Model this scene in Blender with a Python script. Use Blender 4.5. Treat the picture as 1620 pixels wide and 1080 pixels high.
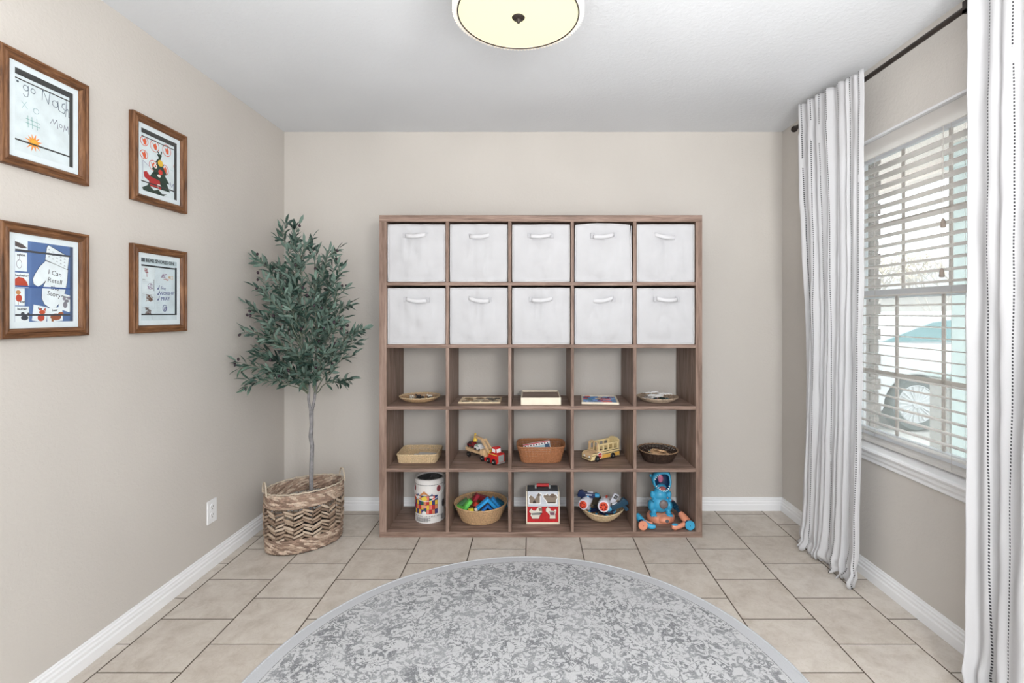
import bpy, bmesh, math, random
from mathutils import Vector, Matrix, Euler, noise as mnoise
for o in list(bpy.data.objects): bpy.data.objects.remove(o)
SC = bpy.context.scene
COL = SC.collection
PI = math.pi
R = math.radians
# ---------------------------------------------------------------- camera
F = 775.0                      # focal length in pixels of the 1620x1080 frame
EYE = 1.26
cam_data = bpy.data.cameras.new('camera')
cam = bpy.data.objects.new('camera', cam_data); COL.objects.link(cam)
cam.location = (0, 0, EYE); cam.rotation_euler = (PI/2, 0, 0)
cam_data.sensor_width = 36.0
cam_data.lens = 36.0*F/1620
cam_data.shift_x = -31/1620.0
cam_data.shift_y = -44/1620.0
cam_data.clip_start = 0.02
SC.camera = cam
# ---------------------------------------------------------------- light
def lin(c):
    c = c/255.0
    return c/12.92 if c <= 0.04045 else ((c+0.055)/1.055)**2.4
def rgb(c): return (lin(c[0]), lin(c[1]), lin(c[2]), 1.0)
world = bpy.data.worlds.new('world'); SC.world = world
world.use_nodes = True
bg = world.node_tree.nodes['Background']
bg.inputs[0].default_value = (0.93, 0.97, 1.0, 1); bg.inputs[1].default_value = 5.2
def area(name, loc, rot, sx, sy, power, col=(1, 1, 1)):
    d = bpy.data.lights.new(name, 'AREA'); d.shape = 'RECTANGLE'; d.size = sx; d.size_y = sy
    d.energy = power; d.color = col
    o = bpy.data.objects.new(name, d); COL.objects.link(o); o.location = loc; o.rotation_euler = rot
    return o
area('fill_front', (0.75, -0.5, 1.62), (R(85), 0, R(15)), 0.5, 0.4, 30, (1, 0.985, 0.96))  # added fill light behind the camera, not a fixture of the room
area('fill_up', (0.40, -0.10, 1.35), (R(172), 0, 0), 1.4, 1.4, 72, (1, 0.99, 0.98))  # added up-facing fill, brightens the ceiling and what hangs under it
SC.view_settings.view_transform = 'Standard'
SC.view_settings.look = 'None'
SC.view_settings.gamma = 1.0
SC.view_settings.use_curve_mapping = False
SC.view_settings.exposure = -0.12
# ---------------------------------------------------------------- object helpers
def setp(o, label=None, cat=None, group=None, kind=None):
    if label: o['label'] = label
    if cat: o['category'] = cat
    if group: o['group'] = group
    if kind: o['kind'] = kind
    return o
def thing(name, label, cat, loc=(0, 0, 0), rz=0, group=None, kind=None):
    o = bpy.data.objects.new(name, None); COL.objects.link(o)
    o.location = loc; o.rotation_euler = (0, 0, rz); o.empty_display_size = 0.05
    return setp(o, label, cat, group, kind)
def kids(o): return [c for c in COL.objects if c.parent == o]
class MB:
    """collects polygons and links them as one mesh object"""
    def __init__(s): s.v = []; s.f = []; s.mi = []; s.m = 0; s.M = Matrix.Identity(4); s.uv = None
    def add(s, vs, fs):
        b = len(s.v)
        s.v += [tuple(s.M @ Vector(p)) for p in vs]
        for f in fs: s.f.append(tuple(b+i for i in f)); s.mi.append(s.m)
        return s
    def box(s, x0, x1, y0, y1, z0, z1, c=0.0, rot=None):
        vs = []; fs = []
        if c <= 0:
            vs = [(x, y, z) for z in (z0, z1) for y in (y0, y1) for x in (x0, x1)]
            fs = [(0, 2, 3, 1), (4, 5, 7, 6), (0, 1, 5, 4), (2, 6, 7, 3), (0, 4, 6, 2), (1, 3, 7, 5)]
            if rot is not None:
                ce = Vector(((x0+x1)/2, (y0+y1)/2, (z0+z1)/2))
                vs = [ce + rot @ (Vector(p)-ce) for p in vs]
            return s.add(vs, fs)
        # chamfered box
        cx, cy, cz = (x0+x1)/2, (y0+y1)/2, (z0+z1)/2
        hx, hy, hz = (x1-x0)/2, (y1-y0)/2, (z1-z0)/2
        c = min(c, hx*.9, hy*.9, hz*.9)
        idx = {}
        for sx in (-1, 1):
            for sy in (-1, 1):
                for sz in (-1, 1):
                    for a in range(3):
                        d = [hx-c, hy-c, hz-c]; d[a] += c
                        idx[(sx, sy, sz, a)] = len(vs)
                        p = Vector((sx*d[0], sy*d[1], sz*d[2]))
                        if rot is not None: p = rot @ p
                        vs.append((cx+p[0], cy+p[1], cz+p[2]))
        def K(*k): return idx[k]
        for sg in (-1, 1):
            q = [K(sg, -1, -1, 0), K(sg, 1, -1, 0), K(sg, 1, 1, 0), K(sg, -1, 1, 0)]
            fs.append(q if sg > 0 else q[::-1])
            q = [K(-1, sg, -1, 1), K(-1, sg, 1, 1), K(1, sg, 1, 1), K(1, sg, -1, 1)]
            fs.append(q if sg > 0 else q[::-1])
            q = [K(-1, -1, sg, 2), K(1, -1, sg, 2), K(1, 1, sg, 2), K(-1, 1, sg, 2)]
            fs.append(q if sg > 0 else q[::-1])
        for a in (-1, 1):
            for b in (-1, 1):
                e = [[K(a, b, -1, 0), K(a, b, -1, 1), K(a, b, 1, 1), K(a, b, 1, 0)],
                     [K(a, -1, b, 0), K(a, 1, b, 0), K(a, 1, b, 2), K(a, -1, b, 2)],
                     [K(-1, a, b, 1), K(1, a, b, 1), K(1, a, b, 2), K(-1, a, b, 2)]]
                fs += e
                for cc in (-1, 1): pass
        for sx in (-1, 1):
            for sy in (-1, 1):
                for sz in (-1, 1):
                    fs.append([K(sx, sy, sz, 0), K(sx, sy, sz, 1), K(sx, sy, sz, 2)])
        return s.add(vs, fs)
    def tube(s, pts, r, n=8, closed=False, cap=True, sq=1.0):
        pts = [Vector(p) for p in pts]; N = len(pts)
        rr = r if hasattr(r, '__len__') else [r]*N
        up = None; vs = []
        for i, p in enumerate(pts):
            if closed: t = pts[(i+1) % N]-pts[i-1]
            else: t = pts[min(i+1, N-1)]-pts[max(i-1, 0)]
            if t.length < 1e-9: t = Vector((0, 0, 1))
            t.normalize()
            if up is None:
                up = Vector((0, 0, 1)) if abs(t.z) < .9 else Vector((1, 0, 0))
            a = t.cross(up)
            if a.length < 1e-6: a = t.cross(Vector((0, 1, 0.1)))
            a.normalize(); b = a.cross(t).normalized(); up = b
            for k in range(n):
                th = 2*PI*k/n
                vs.append(p + a*math.cos(th)*rr[i] + b*math.sin(th)*rr[i]*sq)
        fs = []
        for i in range(N if closed else N-1):
            j = (i+1) % N
            for k in range(n):
                l = (k+1) % n
                fs.append((i*n+k, i*n+l, j*n+l, j*n+k))
        if cap and not closed:
            fs.append(tuple(range(n))[::-1]); fs.append(tuple((N-1)*n+k for k in range(n)))
        return s.add(vs, fs)
    def lathe(s, prof, n=24, c=(0, 0, 0), ax='z', sx=1, sy=1, close=False):
        vs = []
        for (r, z) in prof:
            for k in range(n):
                th = 2*PI*k/n
                p = (r*math.cos(th)*sx, r*math.sin(th)*sy, z)
                if ax == 'x': p = (p[2], p[0], p[1])
                if ax == 'y': p = (p[1], p[2], p[0])
                vs.append((p[0]+c[0], p[1]+c[1], p[2]+c[2]))
        fs = []
        N = len(prof)
        for i in range(N-1 if not close else N):
            j = (i+1) % N
            for k in range(n):
                l = (k+1) % n
                fs.append((i*n+k, i*n+l, j*n+l, j*n+k))
        if not close:
            fs.append(tuple(range(n))[::-1]); fs.append(tuple((N-1)*n+k for k in range(n)))
        return s.add(vs, fs)
    def disc(s, c, r, h, ax='z', n=24, bev=0.0):
        b = bev or min(h, r)*.15
        return s.lathe([(r-b, -h/2), (r, -h/2+b), (r, h/2-b), (r-b, h/2)], n, c, ax)
    def ball(s, c, r, n=16, m=10, rot=None):
        rx, ry, rz = (r, r, r) if not hasattr(r, '__len__') else r
        vs = []; fs = []
        for i in range(m+1):
            ph = PI*i/m
            for k in range(n):
                th = 2*PI*k/n
                p = Vector((rx*math.sin(ph)*math.cos(th), ry*math.sin(ph)*math.sin(th), -rz*math.cos(ph)))
                if rot is not None: p = rot @ p
                vs.append((p[0]+c[0], p[1]+c[1], p[2]+c[2]))
        for i in range(m):
            for k in range(n):
                l = (k+1) % n
                fs.append((i*n+k, i*n+l, (i+1)*n+l, (i+1)*n+k))
        return s.add(vs, fs)
    def prism(s, poly, a0, a1, ax='y'):
        """polygon in the plane across ax, extruded a0..a1.  ax y: poly is (x,z); x: (y,z); z: (x,y)"""
        def P(p, a):
            return (p[0], a, p[1]) if ax == 'y' else ((a, p[0], p[1]) if ax == 'x' else (p[0], p[1], a))
        n = len(poly)
        vs = [P(p, a0) for p in poly]+[P(p, a1) for p in poly]
        fs = [tuple(range(n)), tuple(range(2*n-1, n-1, -1))]
        for i in range(n):
            j = (i+1) % n; fs.append((i, i+n, j+n, j))
        return s.add(vs, fs)
    def grid(s, fn, nu, nv):
        vs = [fn(i/nu, j/nv) for j in range(nv+1) for i in range(nu+1)]
        fs = [(j*(nu+1)+i, j*(nu+1)+i+1, (j+1)*(nu+1)+i+1, (j+1)*(nu+1)+i) for j in range(nv) for i in range(nu)]
        return s.add(vs, fs)
    def build(s, name, mats, parent=None, smooth=None, bevel=0, normals=True, **kw):
        me = bpy.data.meshes.new(name)
        me.from_pydata(s.v, [], s.f)
        if not isinstance(mats, (list, tuple)): mats = [mats]
        for m in mats: me.materials.append(m)
        if len(mats) > 1: me.polygons.foreach_set('material_index', s.mi)
        if normals:
            b = bmesh.new(); b.from_mesh(me)
            bmesh.ops.remove_doubles(b, verts=b.verts, dist=1e-6)
            bmesh.ops.recalc_face_normals(b, faces=b.faces); b.to_mesh(me); b.free()
        if smooth is not None:
            me.polygons.foreach_set('use_smooth', [True]*len(me.polygons))
            me.set_sharp_from_angle(angle=R(smooth))
        o = bpy.data.objects.new(name, me); COL.objects.link(o)
        if parent is not None: o.parent = parent
        if bevel:
            md = o.modifiers.new('bevel', 'BEVEL'); md.width = bevel; md.segments = 2; md.limit_method = 'ANGLE'
        setp(o, kw.get('label'), kw.get('cat'), kw.get('group'), kw.get('kind'))
        return o
def inst(name, me, parent, loc=(0, 0, 0), rot=(0, 0, 0), scale=None):
    o = bpy.data.objects.new(name, me); COL.objects.link(o); o.parent = parent
    o.location = loc; o.rotation_euler = rot
    if scale: o.scale = scale
    return o
def copy_tree(o, loc=None, rz=None, label=None, parent=None):
    c = o.copy(); COL.objects.link(c)
    if parent: c.parent = parent
    if loc: c.location = loc
    if rz is not None: c.rotation_euler[2] = rz
    if label: c['label'] = label
    for k in [k for k in COL.objects if k.parent == o and k != c]: copy_tree(k, parent=c)
    return c
# ---------------------------------------------------------------- materials
def nt(name):
    m = bpy.data.materials.new(name); m.use_nodes = True
    t = m.node_tree; b = t.nodes['Principled BSDF']
    return m, t, b
def N(t, typ, **kw):
    n = t.nodes.new(typ)
    for k, v in kw.items():
        if hasattr(n, k): setattr(n, k, v)
    return n
def mixc(t, fac, a, b, mode='MIX'):
    n = t.nodes.new('ShaderNodeMix'); n.data_type = 'RGBA'; n.blend_type = mode
    for i, x in ((0, fac), (6, a), (7, b)):
        if hasattr(x, 'is_linked') or hasattr(x, 'links'): t.links.new(x, n.inputs[i])
        else: n.inputs[i].default_value = x
    return n.outputs[2]
def math_(t, op, a, b=None, c=None, clamp=False):
    n = t.nodes.new('ShaderNodeMath'); n.operation = op; n.use_clamp = clamp
    for i, x in enumerate((a, b, c)):
        if x is None: continue
        if hasattr(x, 'links'): t.links.new(x, n.inputs[i])
        else: n.inputs[i].default_value = x
    return n.outputs[0]
def ramp(t, fac, stops):
    n = t.nodes.new('ShaderNodeValToRGB'); t.links.new(fac, n.inputs[0])
    e = n.color_ramp.elements
    while len(e) < len(stops): e.new(0.5)
    for i, (p, c) in enumerate(stops):
        e[i].position = p; e[i].color = c if len(c) == 4 else rgb(c)
    return n.outputs[0]
def noise(t, scale, detail=3, vec=None, dist=0, rough=.5):
    n = t.nodes.new('ShaderNodeTexNoise'); n.inputs['Scale'].default_value = scale
    n.inputs['Detail'].default_value = detail; n.inputs['Distortion'].default_value = dist
    n.inputs['Roughness'].default_value = rough
    if vec is not None: t.links.new(vec, n.inputs['Vector'])
    return n.outputs[0]
def coords(t, which='Object', scale=(1, 1, 1)):
    c = t.nodes.new('ShaderNodeTexCoord'); m = t.nodes.new('ShaderNodeMapping')
    t.links.new(c.outputs[which], m.inputs[0]); m.inputs['Scale'].default_value = scale
    return m.outputs[0]
def geo_pos(t, scale=(1, 1, 1)):
    c = t.nodes.new('ShaderNodeNewGeometry'); m = t.nodes.new('ShaderNodeMapping')
    t.links.new(c.outputs['Position'], m.inputs[0]); m.inputs['Scale'].default_value = scale
    return m.outputs[0]
def bump(t, b, h, dist, strength=1.0):
    n = t.nodes.new('ShaderNodeBump'); n.inputs['Distance'].default_value = dist
    n.inputs['Strength'].default_value = strength
    t.links.new(h, n.inputs['Height']); t.links.new(n.outputs[0], b.inputs['Normal'])
def plain(name, c, rough=.6, var=.06, scale=30, metal=0, bmp=0, spec=.4, coat=0):
    m, t, b = nt(name)
    v = coords(t)
    nz = noise(t, scale, 3, v)
    c1 = tuple(max(0, x*(1-var)) for x in c); c2 = tuple(min(255, x*(1+var)) for x in c)
    t.links.new(ramp(t, nz, [(.3, c1), (.7, c2)]), b.inputs['Base Color'])
    b.inputs['Roughness'].default_value = rough; b.inputs['Metallic'].default_value = metal
    b.inputs['Specular IOR Level'].default_value = spec
    b.inputs['Coat Weight'].default_value = coat
    if bmp: bump(t, b, noise(t, scale*6, 2, v), bmp)
    return m
def wood(name, cols, axis='x', rough=.5, stretch=12, scale=9, bmp=.0004, rnd=.0):
    m, t, b = nt(name)
    sc = {'x': (1, stretch, stretch), 'y': (stretch, 1, stretch), 'z': (stretch, stretch, 1)}[axis]
    v = coords(t, 'Object', sc)
    if rnd:
        oi = t.nodes.new('ShaderNodeObjectInfo'); ad = t.nodes.new('ShaderNodeVectorMath'); ad.operation = 'ADD'
        ml = math_(t, 'MULTIPLY', oi.outputs['Random'], 37.0)
        t.links.new(v, ad.inputs[0]); t.links.new(ml, ad.inputs[1]); v = ad.outputs[0]
    a = noise(t, scale*.35, 5, v, 0.6, .6)
    bb = noise(t, scale*1.7, 4, v, 0.2, .6)
    f = math_(t, 'ADD', math_(t, 'MULTIPLY', a, .7), math_(t, 'MULTIPLY', bb, .3))
    t.links.new(ramp(t, f, [(.36, cols[0]), (.5, cols[1]), (.64, cols[2])]), b.inputs['Base Color'])
    b.inputs['Roughness'].default_value = rough; b.inputs['Specular IOR Level'].default_value = .3
    bump(t, b, f, bmp)
    return m
def wallmat(name, c, bscale, bd, rough=.85):
    m, t, b = nt(name)
    v = geo_pos(t)
    big = noise(t, 1.3, 2, v)
    c1 = tuple(x*.985 for x in c); c2 = tuple(min(255, x*1.015) for x in c)
    t.links.new(ramp(t, big, [(.35, c1), (.65, c2)]), b.inputs['Base Color'])
    b.inputs['Roughness'].default_value = rough; b.inputs['Specular IOR Level'].default_value = .25
    h = noise(t, bscale, 4, v, .4, .6)
    bump(t, b, h, bd)
    return m
M = {}
M['wall'] = wallmat('wall_paint', (203, 198, 192), 75, .0014)
M['ceiling'] = wallmat('ceiling_paint', (222, 225, 229), 60, .0018)
M['white'] = plain('white_trim_paint', (240, 241, 243), .45, .01, 5)
M['reveal'] = plain('white_reveal_paint', (226, 227, 229), .6, .01, 5)
M['vinyl'] = plain('white_window_vinyl', (225, 226, 228), .4, .01, 5)
M['grille'] = plain('taupe_window_grille', (214, 202, 196), .5, .02, 8)
M['slat'] = plain('white_blind_slat', (238, 236, 234), .45, .01, 4)
def translucent(m, c, f):
    t = m.node_tree; b = t.nodes['Principled BSDF']; a = t.nodes.new('ShaderNodeBsdfTranslucent'); a.inputs[0].default_value = rgb(c)
    x = t.nodes.new('ShaderNodeMixShader'); x.inputs[0].default_value = f; t.links.new(b.outputs[0], x.inputs[1]); t.links.new(a.outputs[0], x.inputs[2])
    t.links.new(x.outputs[0], t.nodes['Material Output'].inputs[0])
translucent(M['slat'], (246, 243, 240), .62)
translucent(M['grille'], (228, 224, 221), .45); translucent(M['vinyl'], (240, 240, 242), .45)
M['cord'] = plain('white_cord', (205, 200, 195), .8, .02)
M['tassel'] = plain('taupe_wood_tassel', (160, 148, 138), .6)
M['black'] = plain('black_plastic', (22, 22, 24), .4)
M['dark'] = plain('oil_rubbed_bronze', (56, 49, 45), .45, .1, 40, .5)
# ================================================================ room shell
XR = 1.608; YB = 3.145; H = 2.426
def xl(y): return -1.588-(YB-y)*.0098          # the left wall is a touch out of square
YF = -1.3                                      # the room goes on behind the camera and is left open to the sky for fill light
mb = MB(); mb.box(-1.9, XR+.15, YB, YB+.14, -.25, H+.12); mb.build('wall_back', M['wall'], kind='structure')
mb = MB()
mb.add([(xl(YF), YF, 0), (xl(YB), YB, 0), (-1.9, YB, 0), (-1.9, YF, 0), (xl(YF), YF, H), (xl(YB), YB, H), (-1.9, YB, H), (-1.9, YF, H)],
       [(0, 1, 2, 3), (4, 7, 6, 5), (0, 4, 5, 1), (1, 5, 6, 2), (2, 6, 7, 3), (3, 7, 4, 0)])
mb.build('wall_left', M['wall'], kind='structure')
WY0, WY1, WZ0, WZ1 = 1.71, 2.60, .63, 2.09     # window opening
mb = MB()
XO = XR+.15
for b in ((YF, WY0, 0, H), (WY1, YB, 0, H), (WY0, WY1, 0, WZ0), (WY0, WY1, WZ1, H)):
    mb.box(XR, XO, b[0], b[1], b[2], b[3])
mb.build('wall_right', M['wall'], kind='structure')
mb = MB(); mb.box(-1.9, -1.0, YF-.12, YF, 0, H); mb.box(.75, XO, YF-.12, YF, 0, H); mb.box(-1.0, .75, YF-.12, YF, 2.1, H); mb.build('wall_front', M['wall'], kind='structure')  # unseen rear wall, added to narrow the sky light from behind
mb = MB(); mb.box(-1.9, XO, YF-.12, YB+.14, H, H+.12); mb.build('ceiling', M['ceiling'], kind='structure')

def base_profile(h=.083):
    return [(0, 0), (.0155, 0), (.0155, h*.44), (.0115, h*.52), (.0125, h*.66), (.0085, h*.74), (.009, h*.84), (.0045, h*.89), (.005, h*.96), (.003, h), (0, h)]
def baseboard(name, p0, p1, nrm):
    mb = MB(); p0 = Vector(p0); p1 = Vector(p1); nrm = Vector(nrm)
    pr = base_profile(); n = len(pr)
    vs = [p0+nrm*a+Vector((0, 0, z)) for a, z in pr]+[p1+nrm*a+Vector((0, 0, z)) for a, z in pr]
    fs = [tuple(range(n)), tuple(range(2*n-1, n-1, -1))]+[(i, (i+1) % n, (i+1) % n+n, i+n) for i in range(n)]
    mb.add(vs, fs); return mb.build(name, M['white'], kind='structure')
baseboard('baseboard_back', (xl(YB), YB, 0), (XR, YB, 0), (0, -1, 0))
baseboard('baseboard_left', (xl(YF), YF, 0), (xl(YB), YB, 0), (1, 0, 0))
baseboard('baseboard_right', (XR, YF, 0), (XR, YB, 0), (-1, 0, 0))

# floor: grout bed plus every tile
m, t, b = nt('grout'); v = geo_pos(t)
t.links.new(ramp(t, noise(t, 90, 3, v), [(.3, (78, 68, 58)), (.7, (98, 87, 76))]), b.inputs['Base Color']); b.inputs['Roughness'].default_value = .95
M['grout'] = m
m, t, b = nt('ceramic_tile'); v = geo_pos(t)
oi = t.nodes.new('ShaderNodeObjectInfo')
off = t.nodes.new('ShaderNodeVectorMath'); off.operation = 'ADD'
t.links.new(v, off.inputs[0]); t.links.new(math_(t, 'MULTIPLY', oi.outputs['Random'], 9.0), off.inputs[1]); v2 = off.outputs[0]
cl = noise(t, 11, 8, v2, .5, .62)
base = ramp(t, cl, [(.30, (190, 181, 170)), (.47, (204, 196, 187)), (.55, (209, 202, 193)), (.72, (216, 209, 201))])
vein = ramp(t, noise(t, 24, 6, v2, 1.2, .65), [(.47, (255, 255, 255)), (.5, (243, 240, 236)), (.53, (255, 255, 255))])
c = mixc(t, .8, base, vein, 'MULTIPLY')
tone = ramp(t, oi.outputs['Random'], [(0, (246, 244, 242)), (1, (255, 255, 255))])
t.links.new(mixc(t, 1.0, c, tone, 'MULTIPLY'), b.inputs['Base Color'])
b.inputs['Roughness'].default_value = .48; b.inputs['Specular IOR Level'].default_value = .35
bump(t, b, noise(t, 40, 6, v2, .4), .0004)
M['tile'] = m
mb = MB(); mb.box(-1.9, XO, YF, YB+.1, -.2, -.0009)
floor = mb.build('floor', M['grout'], kind='structure')
tile_cache = {}
P_ = .3017
for k in range(-6, 6):
    x0, x1 = -.03+.3*k, -.03+.3*(k+1)
    y = (2.626 if k % 2 else 2.473)+P_*3
    cx0, cx1 = max(x0, -1.62), min(x1, XR-.002)
    if cx1-cx0 < .02: continue
    while y > YF:
        ya, yb = max(y-P_, YF), min(y, YB-.002)
        if yb-ya > .02:
            g = .0030
            key = (round(cx1-cx0, 4), round(yb-ya, 4))
            if key not in tile_cache:
                w, d = key[0]-2*g, key[1]-2*g
                e = .0004; a = [(-w/2, -d/2), (w/2, -d/2), (w/2, d/2), (-w/2, d/2)]
                a2 = [(-w/2+e, -d/2+e), (w/2-e, -d/2+e), (w/2-e, d/2-e), (-w/2+e, d/2-e)]
                q = MB(); q.add([(p[0], p[1], -.01) for p in a]+[(p[0], p[1], -.0004) for p in a]+[(p[0], p[1], 0) for p in a2],
                                [(0, 3, 2, 1)]+[(i, (i+1) % 4, (i+1) % 4+4, i+4) for i in range(4)]+[(i+4, (i+1) % 4+4, (i+1) % 4+8, i+8) for i in range(4)]+[(8, 9, 10, 11)])
                o = q.build('floor_tile', M['tile'], floor); tile_cache[key] = o.data
                o.location = ((cx0+cx1)/2, (ya+yb)/2, 0)
            else:
                inst('floor_tile', tile_cache[key], floor, ((cx0+cx1)/2, (ya+yb)/2, 0))
        y -= P_

# ---------------------------------------------------------------- window
win = thing('window_1', None, None, (0, 0, 0)); win['kind'] = 'structure'
mb = MB()   # painted lining of the reveal
mb.box(XR-.001, XR+.10, WY0, WY1, WZ1-.008, WZ1+.001); mb.box(XR-.001, XR+.10, WY0-.001, WY0+.008, WZ0, WZ1); mb.box(XR-.001, XR+.10, WY1-.008, WY1+.001, WZ0, WZ1)
mb.build('reveal_lining', M['reveal'], win)
fx0, fx1 = XR+.075, XR+.15
def ring(mb, x0, x1, y0, y1, z0, z1, w, wb=None):
    wb = wb or w
    mb.box(x0, x1, y0, y0+w, z0, z1, .002); mb.box(x0, x1, y1-w, y1, z0, z1, .002)
    mb.box(x0, x1, y0+w, y1-w, z0, z0+wb, .002); mb.box(x0, x1, y0+w, y1-w, z1-w, z1, .002)
mb = MB(); ring(mb, fx0, fx1, WY0+.006, WY1-.006, WZ0, WZ1-.006, .022); mb.build('window_frame', M['vinyl'], win)
ly0, ly1 = WY0+.028, WY1-.028
mb = MB(); ring(mb, 1.690, 1.716, ly0, ly1, WZ0+.02, 1.375, .032, .04); mb.build('lower_sash', M['vinyl'], win)
mb = MB(); ring(mb, 1.720, 1.746, ly0, ly1, 1.335, WZ1-.03, .032, .035); mb.build('upper_sash', M['vinyl'], win)
mg = bpy.data.materials.new('window_glass'); mg.use_nodes = True; t = mg.node_tree; t.nodes.remove(t.nodes['Principled BSDF'])
tr = t.nodes.new('ShaderNodeBsdfTransparent'); tr.inputs[0].default_value = (.95, .98, .98, 1)
gl = t.nodes.new('ShaderNodeBsdfGlossy'); gl.inputs['Roughness'].default_value = .02
def front_fresnel(t, ior):
    fr = t.nodes.new('ShaderNodeFresnel'); fr.inputs[0].default_value = ior; g_ = t.nodes.new('ShaderNodeNewGeometry')
    return math_(t, 'MULTIPLY', fr.outputs[0], math_(t, 'SUBTRACT', 1.0, g_.outputs['Backfacing']))
mx = t.nodes.new('ShaderNodeMixShader'); t.links.new(front_fresnel(t, 1.3), mx.inputs[0]); t.links.new(tr.outputs[0], mx.inputs[1]); t.links.new(gl.outputs[0], mx.inputs[2])
t.links.new(mx.outputs[0], t.nodes['Material Output'].inputs[0]); M['glass'] = mg
for nm, x, z0, z1 in (('glass_pane', 1.702, WZ0+.055, 1.345), ('glass_pane', 1.732, 1.365, WZ1-.06)):
    q = MB(); q.box(x-.0015, x+.0015, ly0+.028, ly1-.028, z0, z1); q.build(nm, M['glass'], win)
for x, z0, z1 in ((1.706, WZ0+.06, 1.343), (1.736, 1.37, WZ1-.062)):
    for yy in (2.287, 2.027):
        q = MB(); q.box(x-.004, x+.004, yy-.009, yy+.009, z0, z1, .002); q.build('muntin', M['grille'], win)
    zc = .975 if z0 < 1 else 1.70
    q = MB(); q.box(x-.0042, x+.0042, ly0+.03, ly1-.03, zc-.009, zc+.009, .002); q.build('muntin', M['grille'], win)
m, t, b = nt('insect_screen'); tr_ = t.nodes.new('ShaderNodeBsdfTransparent'); tl_ = t.nodes.new('ShaderNodeBsdfTranslucent'); tl_.inputs[0].default_value = rgb((176, 176, 172)); b.inputs['Base Color'].default_value = rgb((150, 150, 148)); b.inputs['Roughness'].default_value = .8
x1 = t.nodes.new('ShaderNodeMixShader'); x1.inputs[0].default_value = .6; t.links.new(b.outputs[0], x1.inputs[1]); t.links.new(tl_.outputs[0], x1.inputs[2])
x2 = t.nodes.new('ShaderNodeMixShader'); x2.inputs[0].default_value = .22; t.links.new(tr_.outputs[0], x2.inputs[1]); t.links.new(x1.outputs[0], x2.inputs[2]); t.links.new(x2.outputs[0], t.nodes['Material Output'].inputs[0]); M['screen'] = m
mb = MB(); mb.box(1.7475, 1.748, ly0+.006, ly1-.006, WZ0+.03, WZ1-.04); mb.build('insect_screen', M['screen'], win)
# stool and apron
mb = MB()
mb.prism([(XR-.032, .613), (XR-.036, .62), (XR-.034, .628), (XR-.028, .6315), (1.70, .6315), (1.70, .606), (XR-.026, .606)], WY0-.045, WY1+.045)
mb.build('trim_1', M['white'], kind='structure')
mb = MB(); mb.prism([(XR, .606), (XR-.022, .606), (XR-.020, .590), (XR-.012, .578), (XR-.012, .566), (XR-.008, .561), (XR, .561)], WY0-.03, WY1+.03)
mb.build('trim_2', M['white'], kind='structure')

# ---------------------------------------------------------------- blinds
bl = thing('window_blind', 'white horizontal slatted blind hanging inside the window reveal', 'blind', (1.655, (WY0+WY1)/2, WZ0))
bw = (WY1-WY0)/2-.018
mb = MB(); mb.box(-.022, .028, -bw, bw, 1.395, 1.445, .002); mb.build('head_rail', M['slat'], bl)
mb = MB(); mb.box(-.034, -.026, -bw-.004, bw+.004, 1.372, 1.448, .002); mb.build('valance', M['slat'], bl)
sm = MB(); sm.grid(lambda u, v: ((v-.5)*.050, (u-.5)*2*bw, .0016-((v-.5)**2)*.010), 1, 4)
sl0 = None
z = .062; i = 0
while z < 1.36:
    if sl0 is None:
        sl0 = sm.build('slat', M['slat'], bl, smooth=60)
        md = None
        # give it thickness in the mesh itself
        bm = bmesh.new(); bm.from_mesh(sl0.data); g = bmesh.ops.solidify(bm, geom=bm.faces[:], thickness=.0026); bm.to_mesh(sl0.data); bm.free()
        sl0.location = (0, 0, z); sl0.rotation_euler = (0, R(5), 0)
    else:
        o = inst('slat', sl0.data, bl, (0, 0, z), (0, R(5+.6*math.sin(i*1.7)), 0))
    z += .0467; i += 1
mb = MB(); mb.box(-.026, .026, -bw, bw, .012, .030, .004); mb.build('bottom_rail', M['slat'], bl)
for yy in (.245, -.255):
    for xx in (-.0265, .0265):
        q = MB(); q.tube([(xx, yy, .02), (xx, yy, 1.40)], .0008, 5); q.build('ladder_cord', M['cord'], bl)
for (yy, zz) in ((-.222, .975), (-.216, .78)):
    q = MB(); q.tube([(-.030, yy, 1.38), (-.031, yy, zz+.03)], .0011, 5); q.build('lift_cord', M['cord'], bl)
    q = MB(); q.lathe([(.002, .036), (.006, .032), (.008, .02), (.0095, .004), (.0085, 0), (.004, -.001)], 12, (-.031, yy, zz-.005)); q.build('tassel', M['tassel'], bl, smooth=40)

# ---------------------------------------------------------------- curtains and rod
RX, RZ = 1.524, 2.330
rod = thing('curtain_rod', 'dark bronze curtain rod above the window with round ball finial', 'curtain rod', (RX, 2.0, RZ))
mb = MB(); mb.tube([(0, -1.25, 0), (0, .82, 0)], .0105, 14); mb.build('rod', M['dark'], rod, smooth=40)
mb = MB(); mb.tube([(0, -.4, 0), (0, .30-.6, 0)], .0135, 14); mb.build('outer_sleeve', M['dark'], rod, smooth=40)
for yy, sg in ((.82, 1), (-1.25, -1)):
    q = MB(); q.ball((0, yy+sg*.022, 0), .018, 18, 12); q.tube([(0, yy-sg*.004, 0), (0, yy+sg*.012, 0)], .012, 14); q.build('finial', M['dark'], rod, smooth=50)
for yy in (.70, -.29, -1.1):
    q = MB(); q.box(XR-RX-.006, XR-RX, yy-.014, yy+.014, -.05, .04, .002); q.box(0, XR-RX, yy-.006, yy+.006, -.022, -.012); q.box(-.014, .014, yy-.008, yy+.008, -.02, -.009)
    q.box(-.014, -.010, yy-.008, yy+.008, -.02, .022); q.build('bracket', M['dark'], rod)
m, t, b = nt('curtain_cloth')
uvn = t.nodes.new('ShaderNodeUVMap'); uvn.uv_map = 'UVMap'
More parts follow.
